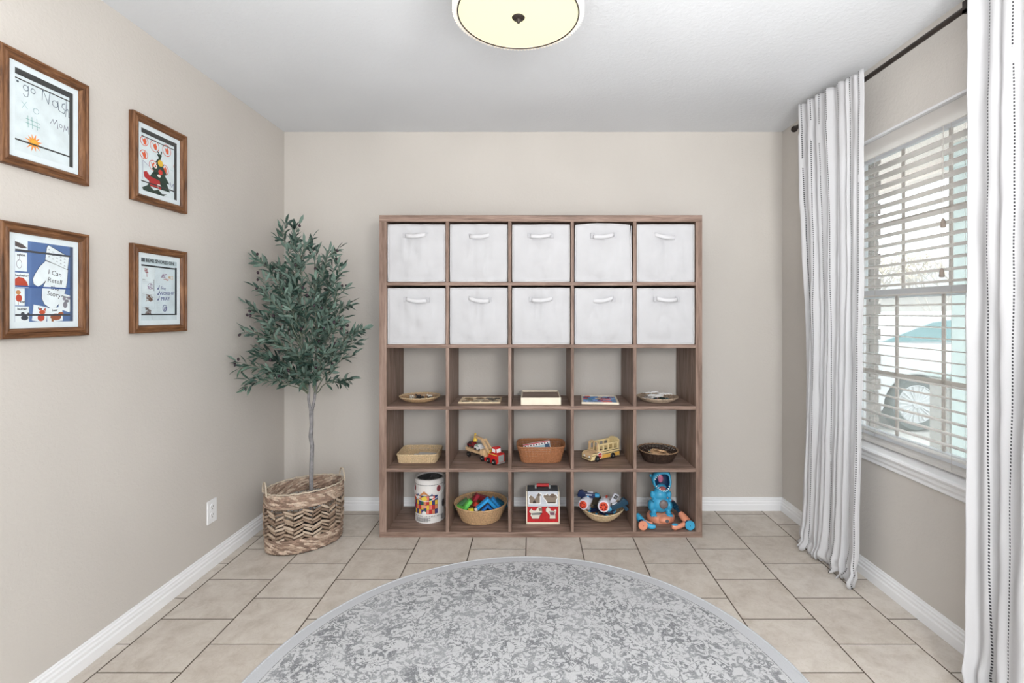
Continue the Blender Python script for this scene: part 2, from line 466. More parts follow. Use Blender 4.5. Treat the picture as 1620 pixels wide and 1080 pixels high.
sep = t.nodes.new('ShaderNodeSeparateXYZ'); t.links.new(uvn.outputs[0], sep.inputs[0])
U, V = sep.outputs[0], sep.outputs[1]
su = math_(t, 'ABSOLUTE', math_(t, 'SUBTRACT', math_(t, 'FRACT', math_(t, 'DIVIDE', U, .088)), .5))
lm = math_(t, 'LESS_THAN', su, .0021/.088)
sv = math_(t, 'FRACT', math_(t, 'DIVIDE', V, .0105))
dm = math_(t, 'LESS_THAN', sv, .6)
brk = math_(t, 'GREATER_THAN', noise(t, 3.0, 2, uvn.outputs[0]), .36)
mask = math_(t, 'MULTIPLY', math_(t, 'MULTIPLY', lm, dm), brk)
wv = noise(t, 900, 2, uvn.outputs[0])
col = mixc(t, mask, rgb((234, 234, 236)), rgb((84, 84, 88)))
t.links.new(col, b.inputs['Base Color']); b.inputs['Roughness'].default_value = .95; b.inputs['Specular IOR Level'].default_value = .1
tl = t.nodes.new('ShaderNodeBsdfTranslucent'); t.links.new(col, tl.inputs[0])
mx = t.nodes.new('ShaderNodeMixShader'); mx.inputs[0].default_value = .4
t.links.new(b.outputs[0], mx.inputs[1]); t.links.new(tl.outputs[0], mx.inputs[2]); t.links.new(mx.outputs[0], t.nodes['Material Output'].inputs[0])
bump(t, b, wv, .0006)
M['curtain'] = m
def curtain(root, y0, y1, folds, seed, nu, xc, zt0, zt1, zb, lean, bottom_spread=0, amp=.024, uoff=0.):
    rr = random.Random(seed); nv = 110
    ph = [rr.uniform(0, 6.28) for _ in range(8)]
    pts = []
    for j in range(nv+1):
        v = j/nv
        for i in range(nu+1):
            s = i/nu
            zt = zt0+(zt1-zt0)*s + .006*math.sin(s*folds*2*PI+1)
            z = zb+(zt-zb)*v
            sw = s + .012*math.sin(s*17+ph[0])*(1-v) + .02*math.sin(v*3.1+s*5+ph[1])*(1-v)*v
            a = amp*(.55+.45*math.sin(v*2.2+s*4+ph[2]))*(1 if v < .93 else .75)
            k1 = min(1, max(0, (v-.25)/.6)); k1 = k1*k1*(3-2*k1)
            x = xc + a*(k1*math.sin(2*PI*folds*sw+ph[3])+(1-k1)*.95*math.sin(2*PI*folds*.58*sw+ph[4]+.5*math.sin(v*3))) + .30*amp*math.sin(2*PI*folds*1.7*sw+ph[5]+v*2)*(1.2-k1*.5)
            x += lean[0](s, v); y = y0+(y1-y0)*s + lean[1](s, v) + .007*math.sin(2*PI*folds*sw*1+ph[6])
            # fine wrinkles
            nz = mnoise.noise(Vector((s*9, v*7, seed)))*.006 + mnoise.noise(Vector((s*24, v*16+s*6, seed+5)))*.003
            x += nz
            # crumpled hem resting on the floor
            if v < .07:
                k = (1-v/.07)
                x += k*(-.010+.012*math.sin(s*folds*2*PI*2.3+ph[7])-.012*math.sin(v*160+s*9)*k); z += k*k*.012*(1+math.sin(s*folds*2*PI*2.7+ph[5]))
                y += k*.012*math.sin(s*31+ph[2])
            pts.append((x, y, max(z, .006)))
    L = [0]
    jm = nv//2
    for i in range(nu): 
        p, q = Vector(pts[jm*(nu+1)+i]), Vector(pts[jm*(nu+1)+i+1]); L.append(L[-1]+(q-p).length)
    faces = [(j*(nu+1)+i, j*(nu+1)+i+1, (j+1)*(nu+1)+i+1, (j+1)*(nu+1)+i) for j in range(nv) for i in range(nu)]
    me = bpy.data.meshes.new('panel'); loc = root.location
    me.from_pydata([(p[0]-loc[0], p[1]-loc[1], p[2]-loc[2]) for p in pts], [], faces)
    me.materials.append(M['curtain']); uv = me.uv_layers.new(name='UVMap')
    for lp in me.loops:
        i = lp.vertex_index % (nu+1); j = lp.vertex_index//(nu+1)
        uv.data[lp.index].uv = (L[i]+uoff, (j/nv)*2.35)
    me.polygons.foreach_set('use_smooth', [True]*len(me.polygons))
    o = bpy.data.objects.new('panel', me); COL.objects.link(o); o.parent = root
    md = o.modifiers.new('thick', 'SOLIDIFY'); md.thickness = .0012; md.offset = 0
    # sewn header band and hem
    return o, pts
c1 = thing('curtain', 'white dotted-stripe curtain bunched on the far side of the window, hem crumpled on the tiles', 'curtain', (1.48, 2.5, 0))
curtain(c1, 2.19, 2.665, 6.2, 3, 190, 1.483, 2.352, 2.392, .004,
        (lambda s, v: -.010*s-.018*(1-v)**3*s, lambda s, v: (.05*(1-s)*(1-v)**2-.045*s*math.sin(v*PI)-.03*(1-s)*(1-v))), uoff=.02)
c2 = thing('curtain', 'white curtain with black dotted stripes, close up at the right edge of the view', 'curtain', (1.48, 1.4, 0))
curtain(c2, 1.08, 1.645, 5.3, 11, 170, 1.482, 2.38, 2.38, .004,
        (lambda s, v: -.022*(1-v)*s, lambda s, v: .02*(v-.5)*s), amp=.026, uoff=.062)
for c in (c1, c2): c['group'] = 'curtains on the rod'
# ================================================================ ceiling light
lamp = thing('ceiling_light', 'round flush drum ceiling light with pleated white rim and glowing cream diffuser', 'ceiling light', (-.042, 1.56, H))
LB = -.218
M['shade'] = plain('pleated_shade', (240, 232, 220), .8, .03, 60)
M['shade'].node_tree.nodes['Principled BSDF'].inputs['Emission Color'].default_value = (1, .9, .78, 1); M['shade'].node_tree.nodes['Principled BSDF'].inputs['Emission Strength'].default_value = .10
m, t, b = nt('lamp_diffuser'); b.inputs['Base Color'].default_value = (.2, .19, .12, 1)
b.inputs['Emission Color'].default_value = (1, .97, .66, 1); b.inputs['Emission Strength'].default_value = 1.0; b.inputs['Roughness'].default_value = .5
M['diffuser'] = m
NP = 104
vs = []; fs = []
for zi, z in enumerate((-.001, LB)):
    for k in range(NP*2):
        r = .2085 if k % 2 else .1995; th = PI*k/NP
        vs.append((r*math.cos(th), r*math.sin(th), z))
for k in range(NP*2):
    vs.append((.190*math.cos(PI*k/NP), .190*math.sin(PI*k/NP), LB))
n = NP*2
for k in range(n):
    l = (k+1) % n; fs += [(k, l, n+l, n+k), (n+k, n+l, 2*n+l, 2*n+k)]
q = MB(); q.add(vs, fs); q.build('shade', M['shade'], lamp)
q = MB()
for zz in (-.05, -.10, -.15):
    q.tube([(.2095*math.cos(2*PI*k/60), .2095*math.sin(2*PI*k/60), zz) for k in range(60)], .0022, 6, closed=True)
M['rattan'] = plain('tan_rattan_band', (205, 178, 148), .7)
q.build('woven_band', M['rattan'], lamp)
q = MB(); q.lathe([(.0005, LB-.004), (.06, LB-.004), (.13, LB-.002), (.1905, LB+.002), (.1905, LB+.006), (.0005, LB+.006)], 72); q.build('diffuser', M['diffuser'], lamp, smooth=40)
q = MB(); q.tube([(.1915*math.cos(2*PI*k/96), .1915*math.sin(2*PI*k/96), LB-.001) for k in range(96)], .0022, 8, closed=True); q.build('trim_ring', M['dark'], lamp, smooth=60)
q = MB(); q.lathe([(.018, LB-.003), (.021, LB-.006), (.018, LB-.010), (.008, LB-.013), (.0065, LB-.020), (.003, LB-.024)], 24); q.build('finial', M['dark'], lamp, smooth=40)
ld = bpy.data.lights.new('bulb', 'POINT'); ld.energy = 3; ld.color = (1, .88, .68); ld.shadow_soft_size = .04
lo = bpy.data.objects.new('bulb', ld); COL.objects.link(lo); lo.parent = lamp; lo.location = (0, 0, -.11)

# ================================================================ rug
rug = thing('rug', 'round light grey rug with distressed darker grey floral pattern on the tiles', 'rug', (-.02, 1.558, 0))
m, t, b = nt('rug_pile'); v = coords(t)
c = t.nodes.new('ShaderNodeTexCoord'); sp = t.nodes.new('ShaderNodeSeparateXYZ'); t.links.new(c.outputs['Object'], sp.inputs[0])
rad = math_(t, 'SQRT', math_(t, 'ADD', math_(t, 'POWER', sp.outputs[0], 2), math_(t, 'POWER', sp.outputs[1], 2)))
ang = math_(t, 'ARCTAN2', sp.outputs[1], sp.outputs[0])
n1 = noise(t, 27, 2, v, 1.7, .5)
n2 = noise(t, 14, 2, v, 2.2, .5)
dens = noise(t, 4.2, 2, v)
fine = noise(t, 150, 3, v, 0, .7)
vo = t.nodes.new('ShaderNodeTexVoronoi'); vo.feature = 'F1'; vo.inputs['Scale'].default_value = 30; t.links.new(v, vo.inputs['Vector'])
vr = t.nodes.new('ShaderNodeTexVoronoi'); vr.feature = 'DISTANCE_TO_EDGE'; vr.inputs['Scale'].default_value = 5.5; t.links.new(v, vr.inputs['Vector'])
pet = math_(t, 'MULTIPLY', math_(t, 'SINE', math_(t, 'ADD', math_(t, 'MULTIPLY', ang, 16), math_(t, 'MULTIPLY', n2, 6))), math_(t, 'SINE', math_(t, 'MULTIPLY', rad, 44)))
blob = math_(t, 'ADD', math_(t, 'ADD', n1, math_(t, 'MULTIPLY', dens, .17)), math_(t, 'ADD', math_(t, 'MULTIPLY', fine, .14), math_(t, 'MULTIPLY', pet, .035)))
flo = ramp(t, math_(t, 'ADD', vo.outputs['Distance'], math_(t, 'MULTIPLY', fine, .25)), [(.36, (255, 255, 255)), (.40, (0, 0, 0))])
cell = math_(t, 'ADD', vr.outputs['Distance'], math_(t, 'MULTIPLY', math_(t, 'SUBTRACT', n2, .5), .12))
chain = ramp(t, math_(t, 'ABSOLUTE', math_(t, 'SUBTRACT', cell, .07)), [(.020, (255, 255, 255)), (.028, (0, 0, 0))])
ring2 = ramp(t, math_(t, 'ABSOLUTE', math_(t, 'SUBTRACT', cell, .19)), [(.012, (255, 255, 255)), (.018, (0, 0, 0))])
ring2 = math_(t, 'MULTIPLY', ring2, math_(t, 'GREATER_THAN', fine, .46))
mB = ramp(t, blob, [(.69, (0, 0, 0)), (.703, (255, 255, 255))])
lines = math_(t, 'ABSOLUTE', math_(t, 'SUBTRACT', n2, .5))
ln2 = math_(t, 'ADD', lines, math_(t, 'MULTIPLY', math_(t, 'SUBTRACT', fine, .5), .05))
mL = ramp(t, ln2, [(.016, (255, 255, 255)), (.024, (0, 0, 0))])
tone = ramp(t, noise(t, 7, 3, v), [(.40, (120, 122, 126)), (.62, (160, 162, 165))])
inner = math_(t, 'LESS_THAN', rad, .908)
mk = t.nodes.new('ShaderNodeMix'); mk.data_type = 'RGBA'; mk.blend_type = 'LIGHTEN'; mk.inputs[0].default_value = 1
t.links.new(mB, mk.inputs[6]); t.links.new(mL, mk.inputs[7])
bnd = math_(t, 'MULTIPLY', math_(t, 'GREATER_THAN', rad, .912), math_(t, 'LESS_THAN', rad, .917))
bnd = math_(t, 'MULTIPLY', bnd, math_(t, 'GREATER_THAN', fine, .45))
orn = math_(t, 'MAXIMUM', math_(t, 'MAXIMUM', mk.outputs[2], math_(t, 'MULTIPLY', chain, flo)), ring2)
fade = ramp(t, fine, [(.34, (150, 150, 150)), (.5, (255, 255, 255))])
mm = math_(t, 'MAXIMUM', math_(t, 'MULTIPLY', math_(t, 'MULTIPLY', orn, fade), inner), bnd)
ground = ramp(t, noise(t, 260, 2, v), [(.3, (196, 197, 199)), (.7, (212, 213, 215))])
edge = math_(t, 'GREATER_THAN', rad, .918)
g2 = mixc(t, edge, ground, rgb((198, 200, 204)))
t.links.new(mixc(t, math_(t, 'MULTIPLY', mm, .92), g2, tone), b.inputs['Base Color'])
b.inputs['Roughness'].default_value = 1; b.inputs['Specular IOR Level'].default_value = .05
bump(t, b, noise(t, 420, 2, v), .0015)
M['rug'] = m
M['rugedge'] = plain('rug_binding', (196, 199, 203), .95, .05, 200, bmp=.0005)
q = MB(); q.lathe([(.001, .008), (.5, .0082), (.962, .008), (.966, .004), (.966, .001), (.001, .001)], 128); q.build('pile', M['rug'], rug, smooth=40)
q = MB(); q.tube([(.968*math.cos(2*PI*k/128), .968*math.sin(2*PI*k/128), .0052) for k in range(128)], .0048, 8, closed=True); q.build('binding', M['rugedge'], rug, smooth=60)

# ================================================================ cube shelf
S0 = 2.758; SX0 = -.858; SX1 = .961; SH = 1.815; SD = .371
WC = [(104, 84, 73), (136, 113, 101), (162, 139, 127)]
M['wood_x'] = wood('walnut_laminate_long', WC, 'x', rnd=1)
M['wood_z'] = wood('walnut_laminate_upright', WC, 'z', rnd=1)
shelf = thing('cube_bookcase', 'walnut brown open-backed cube bookcase, five by five compartments, against the back wall', 'bookcase', ((SX0+SX1)/2, S0, 0))
W = SX1-SX0; w2 = W/2
TS = .041; TP = .037
def part(nm, b, mat, c=.0012):
    q = MB(); q.box(*b, c); return q.build(nm, mat, shelf)
part('top_panel', (-w2, w2, 0, SD, SH-TP, SH), M['wood_x'])
part('bottom_panel', (-w2, w2, 0, SD, 0, .031), M['wood_x'])
part('side_panel', (-w2, -w2+TS, 0, SD, .031, SH-TP), M['wood_z'])
part('side_panel', (w2-TS+.004, w2, 0, SD, .031, SH-TP), M['wood_z'])
DT = .0185
XI0 = -w2+TS; XI1 = w2-TS+.004
cw = (XI1-XI0-4*DT)/5
ZT = [.031, .388, .7388, 1.0865, 1.438]       # tops of the boards that carry each row
BT = .0195
CELLX = [XI0+i*(cw+DT) for i in range(5)]     # left inner edge of each column (local)
for z in ZT[1:]:
    part('shelf_board', (XI0, XI1, .001, SD-.001, z-BT, z), M['wood_x'])
for r in range(5):
    z0 = ZT[r]; z1 = (ZT[r+1]-BT) if r < 4 else SH-TP
    for i in range(1, 5):
        part('divider', (CELLX[i]-DT, CELLX[i], .001, SD-.001, z0, z1), M['wood_z'])
def cellc(i): return (SX0+SX1)/2+CELLX[i]+cw/2

# ---------------------------------------------------------------- fabric bins
m, t, b = nt('bin_fabric'); v = coords(t)
t.links.new(ramp(t, noise(t, 6, 3, v), [(.3, (190, 190, 193)), (.7, (199, 199, 202))]), b.inputs['Base Color'])
b.inputs['Roughness'].default_value = .8; b.inputs['Specular IOR Level'].default_value = .2
bump(t, b, noise(t, 9, 4, v, .5), .004); M['bin'] = m
M['binding'] = plain('bin_binding', (214, 213, 213), .8, .02)
M['strap'] = plain('bin_strap', (210, 210, 213), .6, .02)
M['stitch'] = plain('stitched_patch', (184, 184, 188), .9, .03, 200)
ords = ['leftmost', 'second from left', 'middle', 'second from right', 'rightmost']
for r in (4, 3):
    z1 = (ZT[4]-BT) if r == 3 else SH-TP
    for i in range(5):
        rr = random.Random(r*10+i)
        bh = (z1-ZT[r])-.014-rr.uniform(0, .004); hw = cw/2-.006
        extra = ''
        crown = 0; skew = 0
        if (r, i) == (4, 3): crown = .008; skew = .012; bh -= .004; extra = ', rim bowed'
        root = thing('storage_bin', 'white fabric bin with strap handle, %s in the %s row%s' % (ords[i], 'top' if r == 4 else 'second', extra),
                     'bin', (cellc(i), S0+.008, ZT[r]), 0, 'white fabric bins in the top two rows')
        bul = rr.uniform(.004, .010); a0 = rr.uniform(0, 6); 
        def front(u, w, off=0):
            x = (u-.5)*2*hw; z = .004+w*(bh-.004)
            nar = skew*w*w
            x *= 1-nar/hw*(1 if u > .5 else .35)
            z += crown*math.sin(PI*u)*w*w
            edge = (math.sin(PI*u)**.5)*(math.sin(PI*min(w*.75+.2, 1)))
            wr = mnoise.noise(Vector((u*4+r*7, w*3.2+i*5, a0)))*.016*math.sin(PI*u)+mnoise.noise(Vector((u*11+r*3, w*5+i*9, a0+3)))*.006*math.sin(PI*u)+.007*mnoise.noise(Vector((u*16, 3.3*i, r)))*math.sin(PI*u)*math.exp(-((w-.6)/.22)**2)
            sag = .007*math.exp(-((w-.06)/.06)**2)*math.sin(PI*u)
            return (x, -(bul*edge)-wr+.003+sag+off, z)
        q = MB(); q.grid(front, 26, 26)
        fo = q.build('front_panel', M['bin'], root, smooth=70, normals=False)
        md = fo.modifiers.new('t', 'SOLIDIFY'); md.thickness = .003; md.offset = -1
        q = MB(); d = .33
        q.box(-hw+.001, -hw+.004, .006, d, .001, bh-.004); q.box(hw-.004, hw-.001, .006, d, .001, bh-.004)
        q.box(-hw, hw, d-.003, d, .001, bh-.004); q.box(-hw+.001, hw-.001, .006, d, .0, .004)
        q.build('bin_box', M['bin'], root)
        q = MB()
        pts = [front(k/16, 1, -.001) for k in range(17)]+[front(1, 1-k/16, -.001) for k in range(1, 17)]+[front(1-k/16, 0, -.001) for k in range(1, 17)]+[front(0, k/16, -.001) for k in range(1, 16)]
        q.tube(pts, .0022, 6, closed=True); q.build('edge_binding', M['binding'], root, smooth=60)
        # handle strap between two stitched patches
        hx = rr.uniform(-.006, .006); hz = bh-.062+rr.uniform(-.003, .003)
        tilt = rr.uniform(-.02, .02)
        y_ = front(.5, hz/bh)[1]
        for sg in (-1, 1):
            q = MB(); q.box(hx+sg*.061-.012, hx+sg*.061+.012, y_-.0022, y_+.004, hz-.014, hz+.014, .0008); q.build('patch', M['stitch'], root)
        def strap(u, w):
            a = math.sin(PI*u)
            return (hx+(u-.5)*.118, y_-.003-.017*a**.8, hz+(w-.5)*.022-.008*a+tilt*(u-.5))
        q = MB(); q.grid(strap, 14, 2); so = q.build('strap_handle', M['strap'], root, smooth=70, normals=False)
        md = so.modifiers.new('t', 'SOLIDIFY'); md.thickness = .002; md.offset = 0

# ================================================================ outlet
ol = thing('wall_outlet', 'white double socket outlet plate low on the left wall', 'outlet', (xl(2.437)+.0005, 2.437, .278), R(-.5))
q = MB(); q.box(0, .006, -.036, .036, -.058, .058, .003); q.build('face_plate', M['white'], ol)
for zz in (-.02, .02):
    q = MB(); q.lathe([(.017, 0), (.017, .0075), (.0005, .0075)], 20, (0, 0, zz), 'x'); s = q.build('socket', M['white'], ol)
    q = MB()
    for yy in (-.006, .006): q.box(.0072, .0078, yy-.0012, yy+.0012, zz-.001, zz+.008)
    q.box(.0072, .0078, -.002, .002, zz-.010, zz-.006); q.build('slot', M['black'], s)

# ================================================================ picture frames
FW = [(70, 46, 30), (112, 76, 50), (142, 102, 70)]
M['fr_y'] = wood('frame_wood_rail', FW, 'y', stretch=10, scale=16, bmp=.0008, rnd=1)
M['fr_z'] = wood('frame_wood_stile', FW, 'z', stretch=10, scale=16, bmp=.0008, rnd=1)
M['mat'] = plain('white_mat_board', (222, 233, 238), .7, .01)
_fc = {}
def flat(c, rough=.7):
    k = tuple(c)+(rough,)
    if k not in _fc: _fc[k] = plain('ink_%d_%d_%d' % tuple(c), c, rough, .03, 25)
    return _fc[k]
class Art:
    """flat print: coloured shapes in a 0..1 x 0..1 sheet put on a surface by fn(u, v, lift)"""
    def __init__(s, fn, asp=1.0): s.fn = fn; s.mb = MB(); s.mats = []; s.l = 0; s.asp = asp
    def c(s, col):
        m = flat(col)
        if m not in s.mats: s.mats.append(m)
        s.mb.m = s.mats.index(m); s.l += 1
    def poly(s, pts, col):
        s.c(col); z = s.l*.000012
        s.mb.add([s.fn(u, v, z) for u, v in pts], [tuple(range(len(pts)))]); return s
    def rect(s, u0, v0, u1, v1, col, n=1, keep=False):
        s.c(col); z = s.l*.000012
        for i in range(n):
            a, b = u0+(u1-u0)*i/n, u0+(u1-u0)*(i+1)/n
            s.mb.add([s.fn(a, v0, z), s.fn(b, v0, z), s.fn(b, v1, z), s.fn(a, v1, z)], [(0, 1, 2, 3)])
        return s
    def ell(s, u, v, a, b, col, n=18, rot=0):
        return s.poly([(u+(a*math.cos(2*PI*k/n)*math.cos(rot)-b*math.sin(2*PI*k/n)*math.sin(rot)), v+(a*math.cos(2*PI*k/n)*math.sin(rot)+b*math.sin(2*PI*k/n)*math.cos(rot))*s.asp) for k in range(n)], col)
    def line(s, pts, w, col, closed=False):
        s.c(col); z = s.l*.000012
        P = list(pts)+([pts[0]] if closed else [])
        for (a, b) in zip(P[:-1], P[1:]):
            dx, dy = b[0]-a[0], (b[1]-a[1])/s.asp; L = math.hypot(dx, dy) or 1
            nx, ny = -dy/L*w/2, dx/L*w/2*s.asp; ex, ey = dx/L*w*.3, dy/L*w*.3*s.asp
            s.mb.add([s.fn(a[0]+nx-ex, a[1]+ny-ey, z), s.fn(b[0]+nx+ex, b[1]+ny+ey, z), s.fn(b[0]-nx+ex, b[1]-ny+ey, z), s.fn(a[0]-nx-ex, a[1]-ny-ey, z)], [(0, 1, 2, 3)])
        return s
    def ring(s, u, v, a, b, w, col, n=18, rot=0, a0=0, a1=2*PI):
        return s.line([(u+(a*math.cos(t)*math.cos(rot)-b*math.sin(t)*math.sin(rot)), v+(a*math.cos(t)*math.sin(rot)+b*math.sin(t)*math.cos(rot))*s.asp) for t in [a0+(a1-a0)*k/n for k in range(n+1)]], w, col)
    def text(s, txt, u, v, size, col, rot=0, shear=0, align='CENTER', bold=0):
        cu = bpy.data.curves.new('t', 'FONT'); cu.body = txt; cu.size = 1; cu.align_x = align; cu.resolution_u = 2; cu.shear = shear; cu.offset = bold
        o = bpy.data.objects.new('t', cu); COL.objects.link(o); bpy.context.view_layer.update()
        me = o.to_mesh(); s.c(col); z = s.l*.000012
        vs = []
        for p in me.vertices:
            x, y = p.co.x*size, p.co.y*size
            vs.append(s.fn(u+x*math.cos(rot)-y*math.sin(rot), v+(x*math.sin(rot)+y*math.cos(rot))*s.asp, z))
        s.mb.add(vs, [tuple(p.vertices) for p in me.polygons])
        o.to_mesh_clear(); bpy.data.objects.remove(o); bpy.data.curves.remove(cu)
        return s
    def done(s, name, parent, **kw): return s.mb.build(name, s.mats, parent, normals=False, **kw)
def picture(name_label, y0, y1, z0, z1, draw):
    yc, zc = (y0+y1)/2, (z0+z1)/2; hw, hh = (y1-y0)/2, (z1-z0)/2
    root = thing('picture_frame', name_label, 'picture', (xl(yc)+.001, yc, zc), R(-.56), 'framed drawings on the left wall')
    bw = .031
    prof = [(0, 0), (.019, 0), (.022, .003), (.022, .008), (.018, .011), (.018, .015), (.021, .019), (.019, .026), (.012, bw), (0, bw)]
    cor = [(-1, -1), (1, -1), (1, 1), (-1, 1)]
    for k in range(4):
        a, b = cor[k], cor[(k+1) % 4]
        q = MB(); vs = []
        for c in (a, b):
            for (h, w) in prof: vs.append((h, c[0]*(hw-w), c[1]*(hh-w)))
        n = len(prof)
        fs = [tuple(range(n)), tuple(range(2*n-1, n-1, -1))]+[(i, (i+1) % n, (i+1) % n+n, i+n) for i in range(n)]
        q.add(vs, fs); q.build('frame_rail' if k % 2 == 0 else 'frame_stile', M['fr_y'] if k % 2 == 0 else M['fr_z'], root)
    q = MB(); q.box(.002, .008, -hw+bw-.004, hw-bw+.004, -hh+bw-.004, hh-bw+.004); q.build('mat_board', M['mat'], root)
    ma = .020; aw, ah = 2*(hw-bw-ma), 2*(hh-bw-ma)
    A = Art(lambda u, v, l: (.0083+l, -aw/2+u*aw, -ah/2+v*ah), aw/ah)
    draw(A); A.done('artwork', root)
    q = MB(); q.box(.0112, .0120, -hw+bw-.002, hw-bw+.002, -hh+bw-.002, hh-bw+.002); q.build('glass', M['pglass'], root)
    return root
mg = bpy.data.materials.new('picture_glass'); mg.use_nodes = True; t = mg.node_tree; t.nodes.remove(t.nodes['Principled BSDF'])
tr = t.nodes.new('ShaderNodeBsdfTransparent'); gl = t.nodes.new('ShaderNodeBsdfGlossy'); gl.inputs['Roughness'].default_value = .03
mx = t.nodes.new('ShaderNodeMixShader'); t.links.new(front_fresnel(t, 1.25), mx.inputs[0])
t.links.new(tr.outputs[0], mx.inputs[1]); t.links.new(gl.outputs[0], mx.inputs[2]); t.links.new(mx.outputs[0], t.nodes['Material Output'].inputs[0]); M['pglass'] = mg
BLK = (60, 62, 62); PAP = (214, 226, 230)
def bands(A, top2=True):
    A.rect(0, .94, 1, 1, BLK) if top2 else None
    A.rect(.93, 0, 1, .94, BLK)
def art_nash(A):
    A.rect(0, 0, 1, 1, PAP)
    ink = (52, 74, 96)
    g = lambda pts, w=.010, c=ink: A.line(pts, w, c)
    A.ring(.17, .80, .04, .045, .010, ink); g([(.21, .84), (.215, .76), (.20, .70), (.16, .69), (.13, .72)])
    A.ring(.29, .80, .035, .04, .010, ink)
    g([(.44, .74), (.45, .88)]); g([(.45, .88), (.55, .72), (.58, .89)])
    A.ring(.67, .76, .05, .055, .010, ink); g([(.72, .81), (.73, .70), (.76, .69)])
    g([(.85, .82), (.80, .80), (.79, .76), (.85, .73), (.83, .68), (.77, .69)])
    g([(.88, .89), (.86, .65)]); g([(.86, .73), (.90, .76), (.92, .72), (.92, .66), (.95, .66)])
    A.line([(.10, .62), (.20, .55)], .008, (148, 186, 188)); A.line([(.11, .54), (.18, .63)], .008, (148, 186, 188))
    A.ring(.34, .565, .045, .045, .008, (120, 160, 168))
    tl = (88, 158, 150)
    for x in (.20, .27, .35): A.line([(x, .47), (x+.01, .33)], .008, tl)
    for y in (.43, .38): A.line([(.17, y), (.40, y-.01)], .008, tl)
    pu = (70, 66, 96)
    A.line([(.58, .48), (.63, .55), (.65, .49), (.70, .56), (.72, .45)], .008, pu); A.ring(.77, .50, .025, .03, .008, pu)
    A.line([(.82, .44), (.84, .53), (.87, .47), (.90, .53), (.92, .43)], .008, pu)
    rr = random.Random(4)
    for col, r0, r1 in (((224, 120, 44), .11, .17), ((238, 170, 60), .08, .13)):
        pts = []
        for k in range(24):
            r = r1*rr.uniform(.8, 1.05) if k % 2 else r0*.6
            pts.append((.30+r*math.cos(2*PI*k/24), .16+r*math.sin(2*PI*k/24)*.75))
        A.poly(pts, col)
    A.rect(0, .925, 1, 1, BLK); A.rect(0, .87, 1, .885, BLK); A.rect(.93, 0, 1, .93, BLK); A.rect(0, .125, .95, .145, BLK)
    A.ell(.04, .84, .02, .02, (90, 100, 110))
def art_tree(A):
    A.rect(0, 0, 1, 1, PAP)
    red = (206, 78, 52)
    for (x, y, a, b) in ((.06, .80, .10, .12), (.34, .79, .12, .15), (.68, .80, .12, .15), (.05, .58, .10, .11), (.30, .46, .11, .13), (.62, .46, .11, .13)):
        A.ring(x+.02, y, a, b*.8, .014, red)
        A.poly([(x-.05, y+.05), (x+.0, y+.02), (x+.04, y+.06), (x+.08, y+.01), (x+.07, y-.06), (x+.01, y-.05)], (214, 92, 56))
    A.ring(.86, .62, .14, .16, .006, (150, 190, 190), a0=-2, a1=1)
    A.poly([(.90, .58), (.94, .68), (.98, .58), (.94, .52)], (200, 120, 90))
    gr = (34, 58, 48)
    A.poly([(.42, .68), (.56, .68), (.52, .60), (.62, .52), (.58, .50), (.70, .38), (.64, .36), (.78, .24), (.70, .23), (.80, .10), (.16, .10), (.28, .23), (.20, .24), (.34, .38), (.28, .40), (.42, .52), (.38, .54), (.47, .62)], gr)
    A.line([(.44, .72), (.52, .66), (.55, .74)], .03, gr)
    A.ell(.52, .54, .075, .07, (226, 186, 60)); A.ell(.38, .46, .05, .045, (226, 224, 216)); A.ell(.38, .46, .02, .02, (190, 60, 50))
    A.ell(.52, .39, .06, .055, (206, 58, 48)); A.ell(.48, .32, .05, .03, (226, 224, 216))
    A.poly([(.06, .30), (.14, .33), (.24, .26), (.50, .24), (.52, .12), (.24, .10), (.20, .18), (.08, .22)], (172, 44, 44))
    A.ell(.48, .15, .06, .04, (220, 210, 205)); A.ell(.50, .12, .04, .03, (190, 50, 50))
    A.poly([(.02, .04), (.20, .12), (.34, .05), (.46, .09), (.56, .03), (.70, .05), (.60, .00), (.30, .0), (.06, .0)], (44, 62, 54))
    pu = (84, 80, 130)
    A.line([(.80, .12), (.80, .28), (.85, .20), (.90, .27), (.90, .12)], .010, pu); A.line([(.93, .27), (.93, .06)], .010, pu); A.line([(.93, .17), (.99, .17)], .010, pu)
    A.line([(.04, .18), (.04, .48), (.20, .42)], .008, (90, 96, 140))
    A.rect(0, .925, 1, 1, BLK); A.rect(0, .865, 1, .88, BLK); A.rect(.92, 0, 1, .93, BLK); A.rect(0, .135, .93, .155, BLK)
